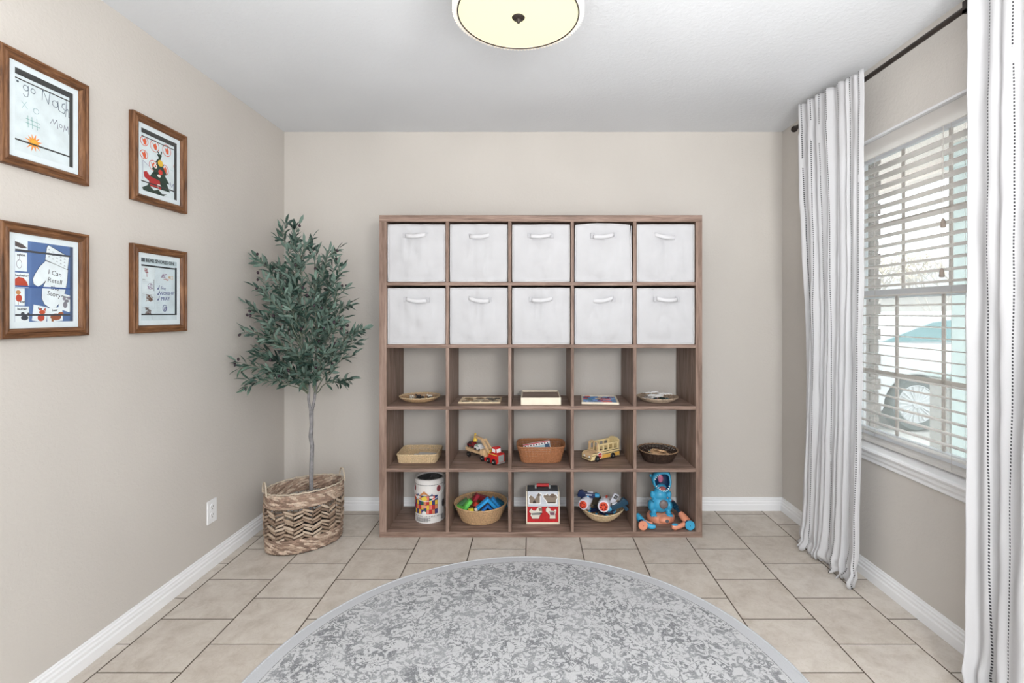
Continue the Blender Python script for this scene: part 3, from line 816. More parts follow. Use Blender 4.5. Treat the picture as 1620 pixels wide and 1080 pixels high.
def art_mitten(A):
    A.rect(0, 0, 1, 1, (84, 112, 160))
    A.rect(.55, .3, .62, 1, (96, 124, 170)); A.rect(.20, 0, .26, 1, (92, 120, 168))
    W_ = (226, 236, 240); k = (34, 38, 44)
    body = [(.50, .78), (.40, .70), (.32, .60), (.28, .53), (.30, .47), (.37, .44), (.44, .47), (.48, .50), (.50, .52), (.44, .42), (.43, .30), (.48, .22), (.58, .17), (.68, .18), (.78, .26), (.85, .38), (.89, .52), (.90, .62), (.91, .70)]
    A.poly(body, W_); A.line(body, .008, k, True)
    cuff = [(.52, .95), (.55, .985), (.93, .86), (.90, .69), (.49, .79)]
    A.poly(cuff, W_); A.line(cuff, .008, k, True)
    for i in range(5):
        for j in range(3):
            x, y = .56+i*.07, .92-i*.025-j*.045
            A.line([(x-.012, y), (x, y+.014), (x+.014, y)], .005, k)
    for tx, v in (('I Can', .60), ('Retell', .50), ('the', .41), ('Story!', .325)):
        A.text(tx, .66, v, .115, k, R(-9))
    def card(u0, v0, u1, v1, tx, fn, r=0):
        c, s_ = math.cos(r), math.sin(r); um, vm = (u0+u1)/2, (v0+v1)/2
        A.poly([(um+(a-um)*c-(b-vm)*s_, vm+(a-um)*s_+(b-vm)*c) for a, b in ((u0, v0), (u1, v0), (u1, v1), (u0, v1))], W_)
        if tx: A.text(tx, um, v1-.045, .055, k, r, 0, 'CENTER', .03)
        fn(um, vm)
    br, rd, gy = (150, 96, 60), (182, 74, 54), (128, 128, 136)
    card(0, .86, .20, 1.0, '', lambda u, v: A.poly([(0, .98), (.12, .95), (.19, .91), (.10, .90), (0, .92)], (90, 82, 80)))
    card(0, .62, .19, .85, 'rabbit', lambda u, v: (A.ring(u-.03, v-.03, .04, .07, .008, (150, 150, 160)), A.ring(u-.04, v+.05, .012, .05, .006, (150, 150, 160))))
    card(0, .42, .22, .60, 'hedgehog', lambda u, v: A.poly([(.0, .44), (.0, .52), (.05, .55), (.13, .54), (.19, .49), (.21, .44), (.10, .43)], rd))
    card(0, .20, .15, .41, '', lambda u, v: (A.ell(.05, .36, .04, .035, (196, 140, 90)), A.ell(.06, .29, .05, .06, rd), A.line([(.05, .24), (.05, .21)], .01, br), A.text('owl', .12, .235, .055, k, 0, 0, 'CENTER', .03)))
    card(0, .0, .22, .19, 'badger', lambda u, v: (A.ell(.15, .05, .06, .04, (60, 64, 72)), A.ell(.12, .10, .03, .03, (74, 78, 84)), A.ell(.21, .10, .02, .02, (74, 78, 84))))
    card(.28, .0, .52, .20, 'fox', lambda u, v: (A.ell(.42, .05, .06, .06, rd), A.ell(.44, .12, .055, .035, (196, 84, 52)), A.poly([(.38, .14), (.40, .18), (.43, .15)], rd), A.poly([(.46, .15), (.50, .18), (.50, .13)], rd)), R(-8))
    card(.52, .0, .80, .18, 'bear', lambda u, v: (A.ell(.68, .06, .10, .06, (150, 88, 62)), A.ell(.77, .10, .05, .035, (160, 96, 66)), A.rect(.60, 0, .64, .05, br)), R(4))
    card(.74, .14, .96, .36, 'mouse', lambda u, v: (A.ell(.85, .22, .04, .06, gy), A.ell(.88, .27, .04, .03, gy), A.ell(.83, .30, .03, .03, (140, 136, 150)), A.ell(.92, .31, .03, .03, (140, 136, 150))), R(-12))
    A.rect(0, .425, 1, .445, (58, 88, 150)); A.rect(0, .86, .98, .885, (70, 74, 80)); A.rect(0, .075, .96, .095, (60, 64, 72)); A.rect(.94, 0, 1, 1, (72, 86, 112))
def art_bear(A):
    A.rect(0, 0, 1, 1, (206, 220, 226)); k = (40, 44, 48)
    A.rect(0, .925, 1, 1, (180, 196, 202)); A.rect(0, .935, .10, .995, (90, 98, 104)); A.text('BEAR SNORES ON', .12, .94, .098, (24, 28, 32), 0, 0, 'LEFT', .03)
    A.rect(.02, .60, .36, .87, PAP); A.rect(.02, .40, .33, .59, PAP)
    for y in (.87, .62, .42, .20): A.line([(.03, y), (.34, y-.005)], .004, (150, 160, 170))
    A.line([(.36, .20), (.36, .88)], .003, (170, 180, 188))
    for i in range(14): A.line([(.40, .60-i*.03), (.90, .60-i*.03)], .0025, (186, 204, 214))
    rr = random.Random(9)
    def scrib(u, v, a, b, c, n=26, w=.007):
        A.line([(u+rr.uniform(-a, a), v+rr.uniform(-b, b)) for _ in range(n)], w, c)
    scrib(.14, .80, .06, .045, (150, 60, 70), 18); A.line([(.14, .78), (.15, .70)], .012, (120, 50, 60))
    A.text('you', .07, .64, .05, k); scrib(.25, .55, .08, .05, (132, 100, 140), 14, .005); A.ring(.24, .55, .07, .06, .007, (120, 70, 110)); A.line([(.34, .66), (.34, .48)], .01, k)
    scrib(.22, .36, .10, .06, (120, 84, 62), 40); scrib(.19, .15, .09, .06, (104, 74, 66), 34); 
    scrib(.62, .74, .09, .04, (150, 110, 150), 18, .005); scrib(.80, .72, .09, .03, (216, 168, 96), 16, .006); scrib(.70, .68, .1, .02, (200, 120, 110), 10, .005)
    ink = (58, 66, 130)
    for v in (.525, .435, .345): A.line([(.42, v+.01), (.45, v-.01), (.49, v+.05), (.47, v-.01), (.43, v-.015)], .010, ink)
    A.text('Sing', .60, .515, .085, ink, R(-3)); A.text('WORSHiP', .71, .425, .10, ink, R(4), 0, 'CENTER', .01); A.text('PRAY', .66, .33, .11, ink, R(3), 0, 'CENTER', .01)
    A.ring(.64, .20, .055, .07, .014, ink); A.ring(.65, .19, .03, .035, .012, (86, 74, 140)); A.line([(.61, .16), (.69, .22)], .012, ink)
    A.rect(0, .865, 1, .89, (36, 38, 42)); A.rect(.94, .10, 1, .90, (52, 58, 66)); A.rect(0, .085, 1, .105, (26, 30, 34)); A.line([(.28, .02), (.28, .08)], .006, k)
YA0, YA1, YB0, YB1 = 1.461, 1.752, 1.944, 2.243
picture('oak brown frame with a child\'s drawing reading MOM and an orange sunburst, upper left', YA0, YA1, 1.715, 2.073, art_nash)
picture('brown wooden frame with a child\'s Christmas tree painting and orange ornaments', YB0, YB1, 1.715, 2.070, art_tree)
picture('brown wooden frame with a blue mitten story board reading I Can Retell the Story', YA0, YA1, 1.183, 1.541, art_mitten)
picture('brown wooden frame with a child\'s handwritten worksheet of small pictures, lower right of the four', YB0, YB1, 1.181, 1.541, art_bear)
# ================================================================ outside the window
M['concrete'] = plain('driveway_concrete', (176, 172, 168), .9, .04, 3)
M['stucco'] = plain('pale_stucco', (172, 184, 182), .9, .03, 20, bmp=.001)
M['brick'] = plain('grey_brown_brick', (136, 126, 122), .9, .12, 40, bmp=.001)
M['mortar'] = plain('mortar', (150, 146, 142), .95, .03, 40)
M['soffit'] = plain('porch_soffit', (214, 202, 194), .8, .02, 5)
GZ = -.185
mb = MB(); mb.box(1.9, 45, -12, 60, GZ-.2, GZ); mb.build('ground', M['concrete'], kind='structure')
mb = MB(); mb.box(XO+.01, 3.36, -2, 5.2, 2.47, 2.62); mb.box(3.28, 3.36, -2, 5.2, 2.40, 2.47); mb.build('porch_roof', M['soffit'], kind='structure')
pier = thing('brick_pier', 'grey brown brick pier just outside the window, beside the far jamb', 'brick pier', (1.965, 3.075, GZ))
q = MB(); q.box(-.125, .125, -.12, .12, 0, 2.65); q.build('core', M['mortar'], pier)
cm = {}
for cidx in range(35):
    z = .006+cidx*.0755
    offs = ((-.13, .0), (.0, .13)) if cidx % 2 else ((-.13, -.065), (-.065, .065), (.065, .13))
    for (a, b2) in offs:
        key = round(b2-a, 3)
        sh = .012*(1 if cidx % 2 else 0) if b2 > .12 else 0
        if key not in cm:
            q = MB(); q.box(-key/2+.005, key/2-.005, -.055, .055, 0, .065, .003); o = q.build('brick', M['brick'], pier); cm[key] = o.data
            o.location = ((a+b2)/2+sh, -.075, z)
        else: inst('brick', cm[key], pier, ((a+b2)/2+sh, -.075, z))
col_ = thing('porch_column', 'pale square stucco porch column outside the window', 'column', (3.15, 3.365, GZ))
q = MB(); q.box(-.14, .14, -.155, .155, 0, 2.66, .006); q.build('shaft', M['stucco'], col_)
q = MB(); q.box(-.17, .17, -.185, .185, 0, .18, .01); q.build('base', M['stucco'], col_)
q = MB(); q.box(-.17, .17, -.185, .185, 2.48, 2.62, .01); q.build('cap', M['stucco'], col_)
lw = thing('porch_wall', 'low rough grey masonry wall outside, in front of the parked car', 'low wall', (4.07, 3.75, GZ))
q = MB(); q.box(-.95, 1.2, -.1, .1, 0, .96, .01); q.build('wall_body', plain('rough_masonry', (150, 146, 142), .95, .12, 60, bmp=.004), lw)
q = MB(); q.box(-.97, 1.22, -.12, .12, .96, 1.0, .008); q.build('coping', M['stucco'], lw)
# car
M['paint'] = plain('white_car_paint', (198, 200, 202), .3, .01, 3, coat=.3)
M['carglass'] = plain('teal_tinted_car_glass', (98, 136, 140), .12, .04, 3)
M['tyre'] = plain('tyre_rubber', (88, 94, 94), .8)
M['alloy'] = plain('alloy_wheel', (190, 192, 194), .4, .02, 5, .0)
M['arch'] = plain('wheel_arch_liner', (104, 112, 110), .9)
M['tail'] = plain('red_tail_lamp', (170, 70, 66), .3)
def car(loc, label):
    r = thing('car', label, 'car', loc)
    def arch(cx, rr=.40, n=14): return [(cx-rr*math.cos(PI*k/n), .30+rr*math.sin(PI*k/n)) for k in range(n+1)]
    low = [(-.80, .36), (-.42, .24)]+arch(0)+[(.42, .22), (2.2, .22)]+arch(2.72)+[(3.14, .24), (3.55, .34), (3.66, .55), (3.60, .78), (3.3, .90), (2.45, 1.03), (1.0, 1.06), (0, 1.08), (-.62, 1.10), (-.84, .98), (-.86, .6)]
    q = MB(); q.prism(low, -.03, 1.78); q.build('body', M['paint'], r, bevel=.03)
    cab = [(-.60, 1.08), (.22, 1.40), (.75, 1.475), (1.3, 1.46), (1.72, 1.38), (2.5, 1.03)]
    q = MB(); q.prism(cab, .06, 1.69); q.build('roof', M['paint'], r, bevel=.03)
    q = MB(); q.prism([(-.36, 1.10), (.26, 1.335), (.74, 1.40), (.95, 1.40), (.95, 1.10)], .045, .07); q.build('rear_window', M['carglass'], r)
    q = MB(); q.prism([(1.01, 1.10), (1.01, 1.40), (1.28, 1.39), (1.66, 1.32), (2.22, 1.08)], .045, .07); q.build('front_window', M['carglass'], r)
    for cx in (0, 2.72):
        q = MB(); q.prism(arch(cx, .385), .14, .3); q.build('wheel_arch', M['arch'], r)
        w = MB(); w.lathe([(.235, -.02), (.31, -.035), (.335, 0), (.335, .16), (.31, .19), (.235, .19)], 40, (cx, -.0, .335), 'y', close=True); wo = w.build('wheel', M['tyre'], r, smooth=50)
        w = MB(); w.lathe([(.238, -.015), (.225, -.028), (.215, -.01), (.20, .05), (.0005, .05)], 40, (cx, 0, .335), 'y')
        w.lathe([(.055, -.02), (.05, -.03), (.0005, -.032)], 20, (cx, 0, .335), 'y')
        for k in range(10):
            a = 2*PI*k/10; 
            for da in (-.055, .055):
                w.tube([(cx+.03*math.cos(a), -.012, .335+.03*math.sin(a)), (cx+.222*math.cos(a+da*2.2), -.02, .335+.222*math.sin(a+da*2.2))], .011, 6)
        w.build('alloy_rim', M['alloy'], wo, smooth=40)
    q = MB(); q.box(-.87, -.60, -.045, .10, .78, .92, .02, Matrix.Rotation(R(-8), 3, 'Y')); q.build('tail_lamp', M['tail'], r)
    for xx in (.62, 1.72):
        q = MB(); q.box(xx, xx+.18, -.05, -.03, .92, .945, .006); q.build('door_handle', M['paint'], r)
    q = MB(); q.box(2.05, 2.28, -.2, -.04, 1.06, 1.20, .03); q.build('mirror', M['paint'], r)
    return r
cr = car((4.72, 6.02, GZ), 'white car with alloy wheels parked on the driveway behind the low wall')
car((6.1, 9.6, GZ), 'second white car, farther away, behind the nearer parked car')
# far house and bare trees
M['farwall'] = plain('far_house_wall', (176, 172, 168), .9); M['farroof'] = plain('far_house_roof', (150, 148, 148), .9)
fh = thing('house', 'pale house with a hipped roof across the street', 'house', (26, 28, GZ))
q = MB(); q.box(-5, 6, -3, 4, 0, 2.6); q.build('wall', M['farwall'], fh)
q = MB(); q.add([(-5.5, -3.5, 2.6), (6.5, -3.5, 2.6), (6.5, 4.5, 2.6), (-5.5, 4.5, 2.6), (-2, .5, 4.3), (3, .5, 4.3)], [(0, 1, 5, 4), (1, 2, 5), (2, 3, 4, 5), (3, 0, 4), (3, 2, 1, 0)]); q.build('roof', M['farroof'], fh)
for xx in (-3.4, .2, 3.4):
    q = MB(); q.box(xx, xx+1.1, -3.05, -2.98, .9, 2.1); q.build('window', M['carglass'], fh)
M['bark'] = plain('pale_bark', (176, 170, 164), .9); M['twig'] = plain('dry_leaves', (182, 172, 158), .9)
def bare_tree(loc, seed, h, label):
    r = thing('street_tree', label, 'tree', loc, 0, 'trees across the street'); rr = random.Random(seed)
    q = MB(); lf = MB()
    def br(p, d, L, rad, dep):
        e = p+d*L; q.tube([p, (p+e)/2+Vector((rr.uniform(-.04, .04)*L, rr.uniform(-.04, .04)*L, 0)), e], [rad, rad*.85, rad*.65], 5)
        if dep == 0:
            for _ in range(1):
                c = e+Vector([rr.uniform(-.25, .25) for _ in range(3)]); s = rr.uniform(.03, .07)
                lf.add([c, c+Vector((s, 0, s)), c+Vector((0, s, 2*s)), c+Vector((-s, 0, s))], [(0, 1, 2, 3)])
            return
        for k in range(3 if dep > 1 else 4):
            nd = (d+Vector([rr.uniform(-.75, .75), rr.uniform(-.75, .75), rr.uniform(-.1, .5)])).normalized()
            br(e, nd, L*rr.uniform(.6, .8), rad*.62, dep-1)
    br(Vector((0, 0, 0)), Vector((0, 0, 1)), h*.32, h*.022, 5)
    q.build('trunk', M['bark'], r); lf.build('foliage', M['twig'], r, normals=False, kind='stuff')
bare_tree((11.6, 16.5, GZ), 2, 3.5, 'small bare tree across the street with a few dry leaves, nearer the brick pier')
bare_tree((15.2, 18.5, GZ), 8, 3.6, 'bare street tree standing in front of the pale house')

# ================================================================ olive tree and its basket
BX, BY = -1.252, 2.708
ANG = R(39)
M['hyac'] = None
m, t, b = nt('water_hyacinth'); v = coords(t); oi = t.nodes.new('ShaderNodeObjectInfo')
f = math_(t, 'ADD', math_(t, 'MULTIPLY', noise(t, 60, 3, v), .55), math_(t, 'MULTIPLY', oi.outputs['Random'], .45))
t.links.new(ramp(t, f, [(.25, (122, 100, 84)), (.45, (162, 140, 120)), (.62, (186, 166, 146)), (.8, (208, 192, 174))]), b.inputs['Base Color']); b.inputs['Roughness'].default_value = .75
bump(t, b, noise(t, 240, 2, v), .0008); M['hyac'] = m
M['wire'] = plain('dark_basket_wire', (92, 76, 64), .6)
M['pale_rope'] = plain('pale_twisted_rim', (196, 182, 164), .8, .1, 150, bmp=.0006)
def strand_mesh(L, w, th, n=6):
    q = MB(); prof = [(0, .35), (.12, .8), (.5, 1), (.88, .8), (1, .35)]
    vs = []
    for (u, s) in prof:
        for k in range(n):
            a = 2*PI*k/n; vs.append(((u-.5)*L, th*s*math.cos(a), w*s*math.sin(a)))
    fs = []
    for i in range(len(prof)-1):
        for k in range(n):
            l = (k+1) % n; fs.append((i*n+k, i*n+l, (i+1)*n+l, (i+1)*n+k))
    fs += [tuple(range(n))[::-1], tuple((len(prof)-1)*n+k for k in range(n))]
    return vs, fs
bk = thing('planter_basket', 'large oval open-weave water hyacinth basket with two loop handles holding the olive tree', 'basket', (BX, BY, 0), ANG)
BA, BB, BH = .198, .142, .318
def bp(th, z, k=1.0):
    g = 1-.035*(1-z/BH)+.02*math.sin(PI*z/BH)
    return Vector((BA*g*k*math.cos(th), BB*g*k*math.sin(th), z))
def bt(th): return math.atan2(BB*math.cos(th), -BA*math.sin(th))
# equal arc-length angles
NT = 720; acc = [0.0]
for i in range(NT): acc.append(acc[-1]+(bp(2*PI*(i+1)/NT, .15)-bp(2*PI*i/NT, .15)).length)
def arc(u):
    tgt = (u % 1.0)*acc[-1]; lo = 0
    import bisect
    lo = bisect.bisect_left(acc, tgt); lo = max(1, min(NT, lo)); f = (tgt-acc[lo-1])/(acc[lo]-acc[lo-1])
    return 2*PI*(lo-1+f)/NT
NCOL = 24
rr = random.Random(5)
q = MB()
for i in range(NCOL):
    th = arc(i/NCOL); q.tube([bp(th, .012+k*.03) for k in range(11)], .0022, 6)
for i in range(NCOL*2):
    th = arc((i+.5)/NCOL/2); q.tube([bp(th, .235), bp(th, .27), bp(th, BH-.006)], .0015, 5)
q.build('stake', M['wire'], bk, kind='stuff')
# open middle: every strand its own piece
sv, sf = strand_mesh(1, .0115, .0055)
sme = None; pitch = 1/NCOL; arcl = acc[-1]/NCOL
ROWS = 8
for i in range(NCOL):
    for j in range(ROWS):
        u = (i+.5)/NCOL; z = .082+j*.0195+ (0.004 if i % 2 else -.002)
        th = arc(u); p = bp(th, z, 1.0)
        if sme is None:
            q = MB(); q.add(sv, sf); o = q.build('strand', M['hyac'], bk, smooth=60); sme = o.data
        else: o = inst('strand', sme, bk)
        tilt = (R(27) if i % 2 else -R(20))+R(rr.uniform(-6, 6))
        yaw = bt(th); side = .0035*(1 if j % 2 else -1)
        o.location = p+Vector((math.cos(th)*side, math.sin(th)*side, rr.uniform(-.002, .002)))
        o.rotation_euler = (rr.uniform(-.2, .2), tilt, yaw)
        o.scale = (arcl*1.28, rr.uniform(.9, 1.3), rr.uniform(.50, .66))
# dense bands of plaited strands
def band(name, zs, nseg, w):
    q = MB()
    vs, fs = strand_mesh(1, w, .0068)
    for j, z in enumerate(zs):
        for i in range(nseg):
            u = (i+(.5 if j % 2 else 0)+rr.uniform(-.1, .1))/nseg; th = arc(u); p = bp(th, z+rr.uniform(-.0015, .0015), 1+rr.uniform(-.01, .012))
            Rm = Euler((rr.uniform(-.3, .3), R(14)*(1 if j % 2 else 1)+rr.uniform(-.08, .08), bt(th))).to_matrix()
            L = acc[-1]/nseg*1.7
            q.m = rr.randrange(4)
            q.add([p+Rm @ Vector((a*L, b_, c_)) for a, b_, c_ in vs], fs)
    return q.build(name, HY, bk, smooth=60, normals=False, kind='stuff')
m, t, b = nt('plaited_hyacinth'); v = coords(t)
f = noise(t, 42, 4, v, .5)
t.links.new(ramp(t, f, [(.3, (112, 86, 70)), (.45, (158, 132, 112)), (.6, (186, 164, 144)), (.75, (204, 188, 170))]), b.inputs['Base Color']); b.inputs['Roughness'].default_value = .8
bump(t, b, noise(t, 240, 2, v), .0008); M['hyac2'] = m
HY = [plain('hyacinth_tone_%d' % i, c, .8, .1, 90, bmp=.0006) for i, c in enumerate(((132, 110, 96), (168, 146, 128), (194, 174, 156), (152, 128, 112)))]
band('upper_weave', [.246+.0118*k for k in range(6)], 46, .0072)
band('lower_weave', [.012+.0118*k for k in range(6)], 46, .0072)
q = MB(); q.tube([bp(2*PI*k/72, BH, 1.01)+Vector((0, 0, .002*math.sin(k*2.1))) for k in range(72)], .0042, 8, closed=True); q.build('rim', M['pale_rope'], bk, smooth=60)
q = MB(); q.tube([bp(2*PI*k/72, .008, 1.0) for k in range(72)], .0055, 8, closed=True); q.build('base_ring', M['wire'], bk, smooth=60)
q = MB(); q.lathe([(.0005, .006), (1, .006), (1, .012), (.0005, .012)], 48, sx=BA*.94, sy=BB*.94); q.build('base', M['hyac2'], bk)
for sg in (1, -1):
    q = MB(); q.tube([(sg*(BA+.002), .045*math.cos(PI*k/12), BH-.01+.062*math.sin(PI*k/12)) for k in range(13)], .0045, 8); q.build('handle', M['pale_rope'], bk, smooth=60)
# the tree
M['trunk'] = plain('grey_bark', (134, 132, 134), .85, .12, 60, bmp=.0015)
m, t, b = nt('olive_leaf'); v = coords(t); oi = t.nodes.new('ShaderNodeObjectInfo')
gm = t.nodes.new('ShaderNodeNewGeometry')
nn = noise(t, 14, 3, geo_pos(t)); f = math_(t, 'ADD', math_(t, 'MULTIPLY', nn, .75), math_(t, 'MULTIPLY', oi.outputs['Random'], .25))
top = ramp(t, f, [(.3, (28, 48, 44)), (.5, (50, 75, 66)), (.72, (98, 126, 108))])
und = mixc(t, .5, top, rgb((140, 164, 152)))
t.links.new(mixc(t, gm.outputs['Backfacing'], top, und), b.inputs['Base Color']); b.inputs['Roughness'].default_value = .5; b.inputs['Specular IOR Level'].default_value = .4
M['leaf'] = m
M['twigm'] = plain('green_grey_twig', (112, 120, 104), .7)
M['olive'] = plain('dark_purple_olive', (52, 38, 48), .25, .1, 20)
M['soil'] = plain('dried_moss', (92, 78, 62), .95, .2, 80, bmp=.002)
M['pot'] = plain('black_nursery_pot', (40, 38, 38), .6)
TX, TY = -1.222, 2.715
tree = thing('olive_tree', 'artificial olive tree with slim grey trunk and dark olives, standing in the oval basket', 'tree', (TX, TY, .013))
def tp(px, py, Y): return Vector(((px-841)/F*Y-TX, Y-TY, EYE-(py-496)/F*Y-.013))
q = MB(); q.lathe([(.06, 0), (.085, .13), (.08, .13), (.075, .115), (.0005, .115)], 28); q.build('pot', M['pot'], tree, smooth=30)
q = MB(); q.lathe([(.0005, .119), (.055, .119), (.076, .113)], 24); q.build('moss', M['soil'], tree)
tr1 = [tp(492+dx, py, TY) for dx, py in ((1, 790), (.5, 760), (1, 730), (2, 705), (-.5, 690), (1, 672), (.5, 655), (1, 645))]
tr1[0].z = .10
q = MB(); q.tube(tr1, [.0115, .0112, .011, .0108, .0115, .0102, .0115, .010], 10)
F1 = [tr1[-2], tp(488, 632, TY-.01), tp(489, 615, TY-.01), tp(485, 585, TY), tp(480, 540, TY), tp(474, 500, TY+.01), tp(470, 460, TY)]
F2 = [tr1[-2], tp(498, 630, TY+.01), tp(500, 600, TY+.01), tp(499, 570, TY+.02), tp(502, 520, TY+.01), tp(496, 470, TY)]
q.tube(F1, [.0085, .007, .007, .006, .005, .004, .003], 8); q.tube(F2, [.0085, .0075, .0072, .006, .005, .003], 8)
q.build('trunk', M['trunk'], tree, smooth=60)
rr = random.Random(21)
tips = [(444, 351, 0, 1), (466, 349, .03, 1), (480, 376, -.06, 1), (494, 378, .05, 2), (520, 390, -.02, 2), (541, 420, .05, 2), (410, 402, -.05, 1), (428, 420, .06, 1),
        (404, 452, -.1, 1), (398, 490, .0, 1), (392, 520, -.12, 1), (546, 455, -.08, 2), (553, 480, .05, 2), (530, 440, .1, 2), (440, 450, -.12, 1),
        (374, 572, -.15, 1), (392, 600, -.17, 1), (412, 560, -.02, 1), (396, 545, .04, 1), (568, 540, .0, 2), (560, 560, .08, 2), (556, 598, -.08, 2), (540, 510, -.14, 2), (572, 520, .06, 2),
        (450, 500, .12, 1), (500, 440, -.12, 2), (430, 590, .05, 1), (470, 560, -.15, 1), (462, 420, -.04, 1), (515, 470, .12, 2), (455, 540, -.1, 1), (515, 560, -.15, 2), (478, 590, -.06, 1), (432, 480, .02, 1), (520, 520, -.02, 2), (425, 530, -.12, 1), (488, 560, -.12, 2), (492, 520, -.1, 1), (484, 480, -.14, 1), (500, 590, -.1, 2), (474, 600, -.08, 1), (508, 500, -.05, 2), (462, 480, .02, 1)]
leaves = []; olives = []
def mkframe(d):
    d = d.normalized(); a = d.cross(Vector((0, 0, 1)))
    if a.length < .05: a = Vector((1, 0, 0))
    a.normalize(); return d, a, a.cross(d).normalized()
def leaf_at(p, d, L):
    leaves.append((p.copy(), d.normalized(), L, rr.uniform(0, 6.28)))
def twig_leaves(pts, start, spacing, L0, L1):
    # leaves in pairs along the polyline
    cum = [0]
    for a, b_ in zip(pts[:-1], pts[1:]): cum.append(cum[-1]+(b_-a).length)
    s = start; side = rr.uniform(0, 6.28)
    while s < cum[-1]:
        k = max(i for i in range(len(cum)-1) if cum[i] <= s); f_ = (s-cum[k])/(cum[k+1]-cum[k]+1e-9)
        p = pts[k].lerp(pts[k+1], f_); d, a, c = mkframe(pts[k+1]-pts[k])
        for sg in (0, PI):
            w = a*math.cos(side+sg)+c*math.sin(side+sg)
            leaf_at(p, d*rr.uniform(.7, 1.1)+w*rr.uniform(.55, .95)+Vector((0, 0, rr.uniform(-.25, .1))), rr.uniform(L0, L1))
        side += 1.9+rr.uniform(-.3, .3); s += spacing*rr.uniform(.8, 1.2)
    leaf_at(pts[-1], pts[-1]-pts[-2], L1)
def fork_pt(Fp, z):
    for a, b_ in zip(Fp[:-1], Fp[1:]):
        if a.z <= z <= b_.z: return a.lerp(b_, (z-a.z)/(b_.z-a.z+1e-9))
    return Fp[-1] if z > Fp[-1].z else Fp[1]
for (px, py, dy, fk) in tips:
    tip = tp(px, py+max(0, (470-py)*.11), TY+dy)
    Fp = F1 if fk == 1 else F2
    drop = .16+.35*max(0, (tip.z-.9))+rr.uniform(0, .06)
    p0 = fork_pt(Fp, max(.80, min(1.35, tip.z-drop)))
    c1_ = p0+Vector(((tip.x-p0.x)*.35, (tip.y-p0.y)*.35, (tip.z-p0.z)*.62+.03)); 
    pts = []
    for k in range(9):
        u = k/8; pts.append(p0*(1-u)**2+c1_*2*u*(1-u)+tip*u*u+Vector([rr.uniform(-.006, .006) for _ in range(3)])*(1 if 0 < k < 8 else 0))
    q = MB(); q.tube(pts, [.0034*(1-.7*k/8) for k in range(9)], 6)
    L = sum((b_-a).length for a, b_ in zip(pts[:-1], pts[1:]))
    nt_ = max(2, int(L/.084))
    for k in range(nt_):
        u = .28+.66*(k+rr.random()*.6)/nt_; i = min(7, int(u*8)); p = pts[i].lerp(pts[i+1], u*8-i)
        d, a, c = mkframe(pts[i+1]-pts[i]); an = rr.uniform(0, 6.28); w = a*math.cos(an)+c*math.sin(an)
        dd = (d+w*rr.uniform(.6, 1.0)+Vector((0, -.1, .15))).normalized(); tl_ = rr.uniform(.06, .11)
        tw = [p, p+dd*tl_*.5+Vector((0, 0, .004)), p+dd*tl_]
        if tw[2].x+TX < xl(tw[2].y+TY)+.02: continue
        q.tube(tw, [.0014, .0011, .0007], 5); twig_leaves(tw, .015, .019, .044, .064)
        if rr.random() < .22: olives.append((tw[2]+Vector((rr.uniform(-.01, .01), -.008, -.012)), tw[2]))
    for o_, t0 in olives[-1:]: pass
    q.build('branch', M['twigm'], tree, smooth=60)
    twig_leaves(pts, L*.38, .023, .046, .066)
def lpts(L, w):
    # folded blade: midrib + two edges
    return ([(0, 0, 0), (L*.3, w*.8, .002), (L*.3, 0, -.0012), (L*.3, -w*.8, .002), (L*.65, w*.85, .0015), (L*.65, 0, -.002), (L*.65, -w*.85, .0015), (L, 0, -.004)],
            [(0, 2, 1), (0, 3, 2), (1, 2, 5, 4), (2, 3, 6, 5), (4, 5, 7), (5, 6, 7)])
def lmat(d, roll):
    d = d.normalized(); up = Vector((0, 0, 1)); a = up.cross(d)
    if a.length < .05: a = Vector((0, 1, 0))
    a.normalize(); c = d.cross(a)
    a2 = a*math.cos(roll)+c*math.sin(roll); c2 = d.cross(a2)
    return Matrix((d, a2, c2)).transposed()
# keep everything off the wall and drop a share where the crown is see-through
ok = []; TREE_Z = .013
for (p, d, L, ro) in leaves:
    e = p+d*L
    if min(p.x, e.x)+TX < xl(TY+e.y)+.012: continue
    pc = (p+e)/2; u_ = 841+(pc.x+TX)/(pc.y+TY)*F; v_ = 496-(pc.z+TREE_Z-EYE)/(pc.y+TY)*F
    thin = max(math.exp(-((u_-492)/14)**2-((v_-425)/26)**2)*.9, math.exp(-((u_-455)/13)**2-((v_-545)/20)**2)*.6)
    if rr.random() < .10+thin: continue
    ok.append((p, d, L, rr.gauss(0, .9)))
ok.sort(key=lambda a: a[0].y)
near = ok[:290]; far = ok[290:]
vs, fs = lpts(1, 1)
lme = []
for k in range(3):
    L, w = (.046, .0062) if k == 0 else ((.050, .0070) if k == 1 else (.042, .0058))
    a, f_ = lpts(L, w); q = MB(); q.add(a, f_); me = None
    lme.append((L, q))
meshes = [None]*3
for i, (p, d, L, ro) in enumerate(near):
    k = i % 3; mt = lmat(d, ro)
    if meshes[k] is None:
        o = lme[k][1].build('leaf', M['leaf'], tree, smooth=180, normals=False); meshes[k] = o.data
    else: o = inst('leaf', meshes[k], tree)
    o.location = p; o.rotation_euler = mt.to_euler(); o.scale = (L/lme[k][0],)*3
q = MB()
for (p, d, L, ro) in far:
    mt = lmat(d, ro); a, f_ = lpts(L, L*.15); q.add([p+mt @ Vector(v_) for v_ in a], f_)
q.build('foliage', M['leaf'], tree, smooth=180, normals=False, kind='stuff')
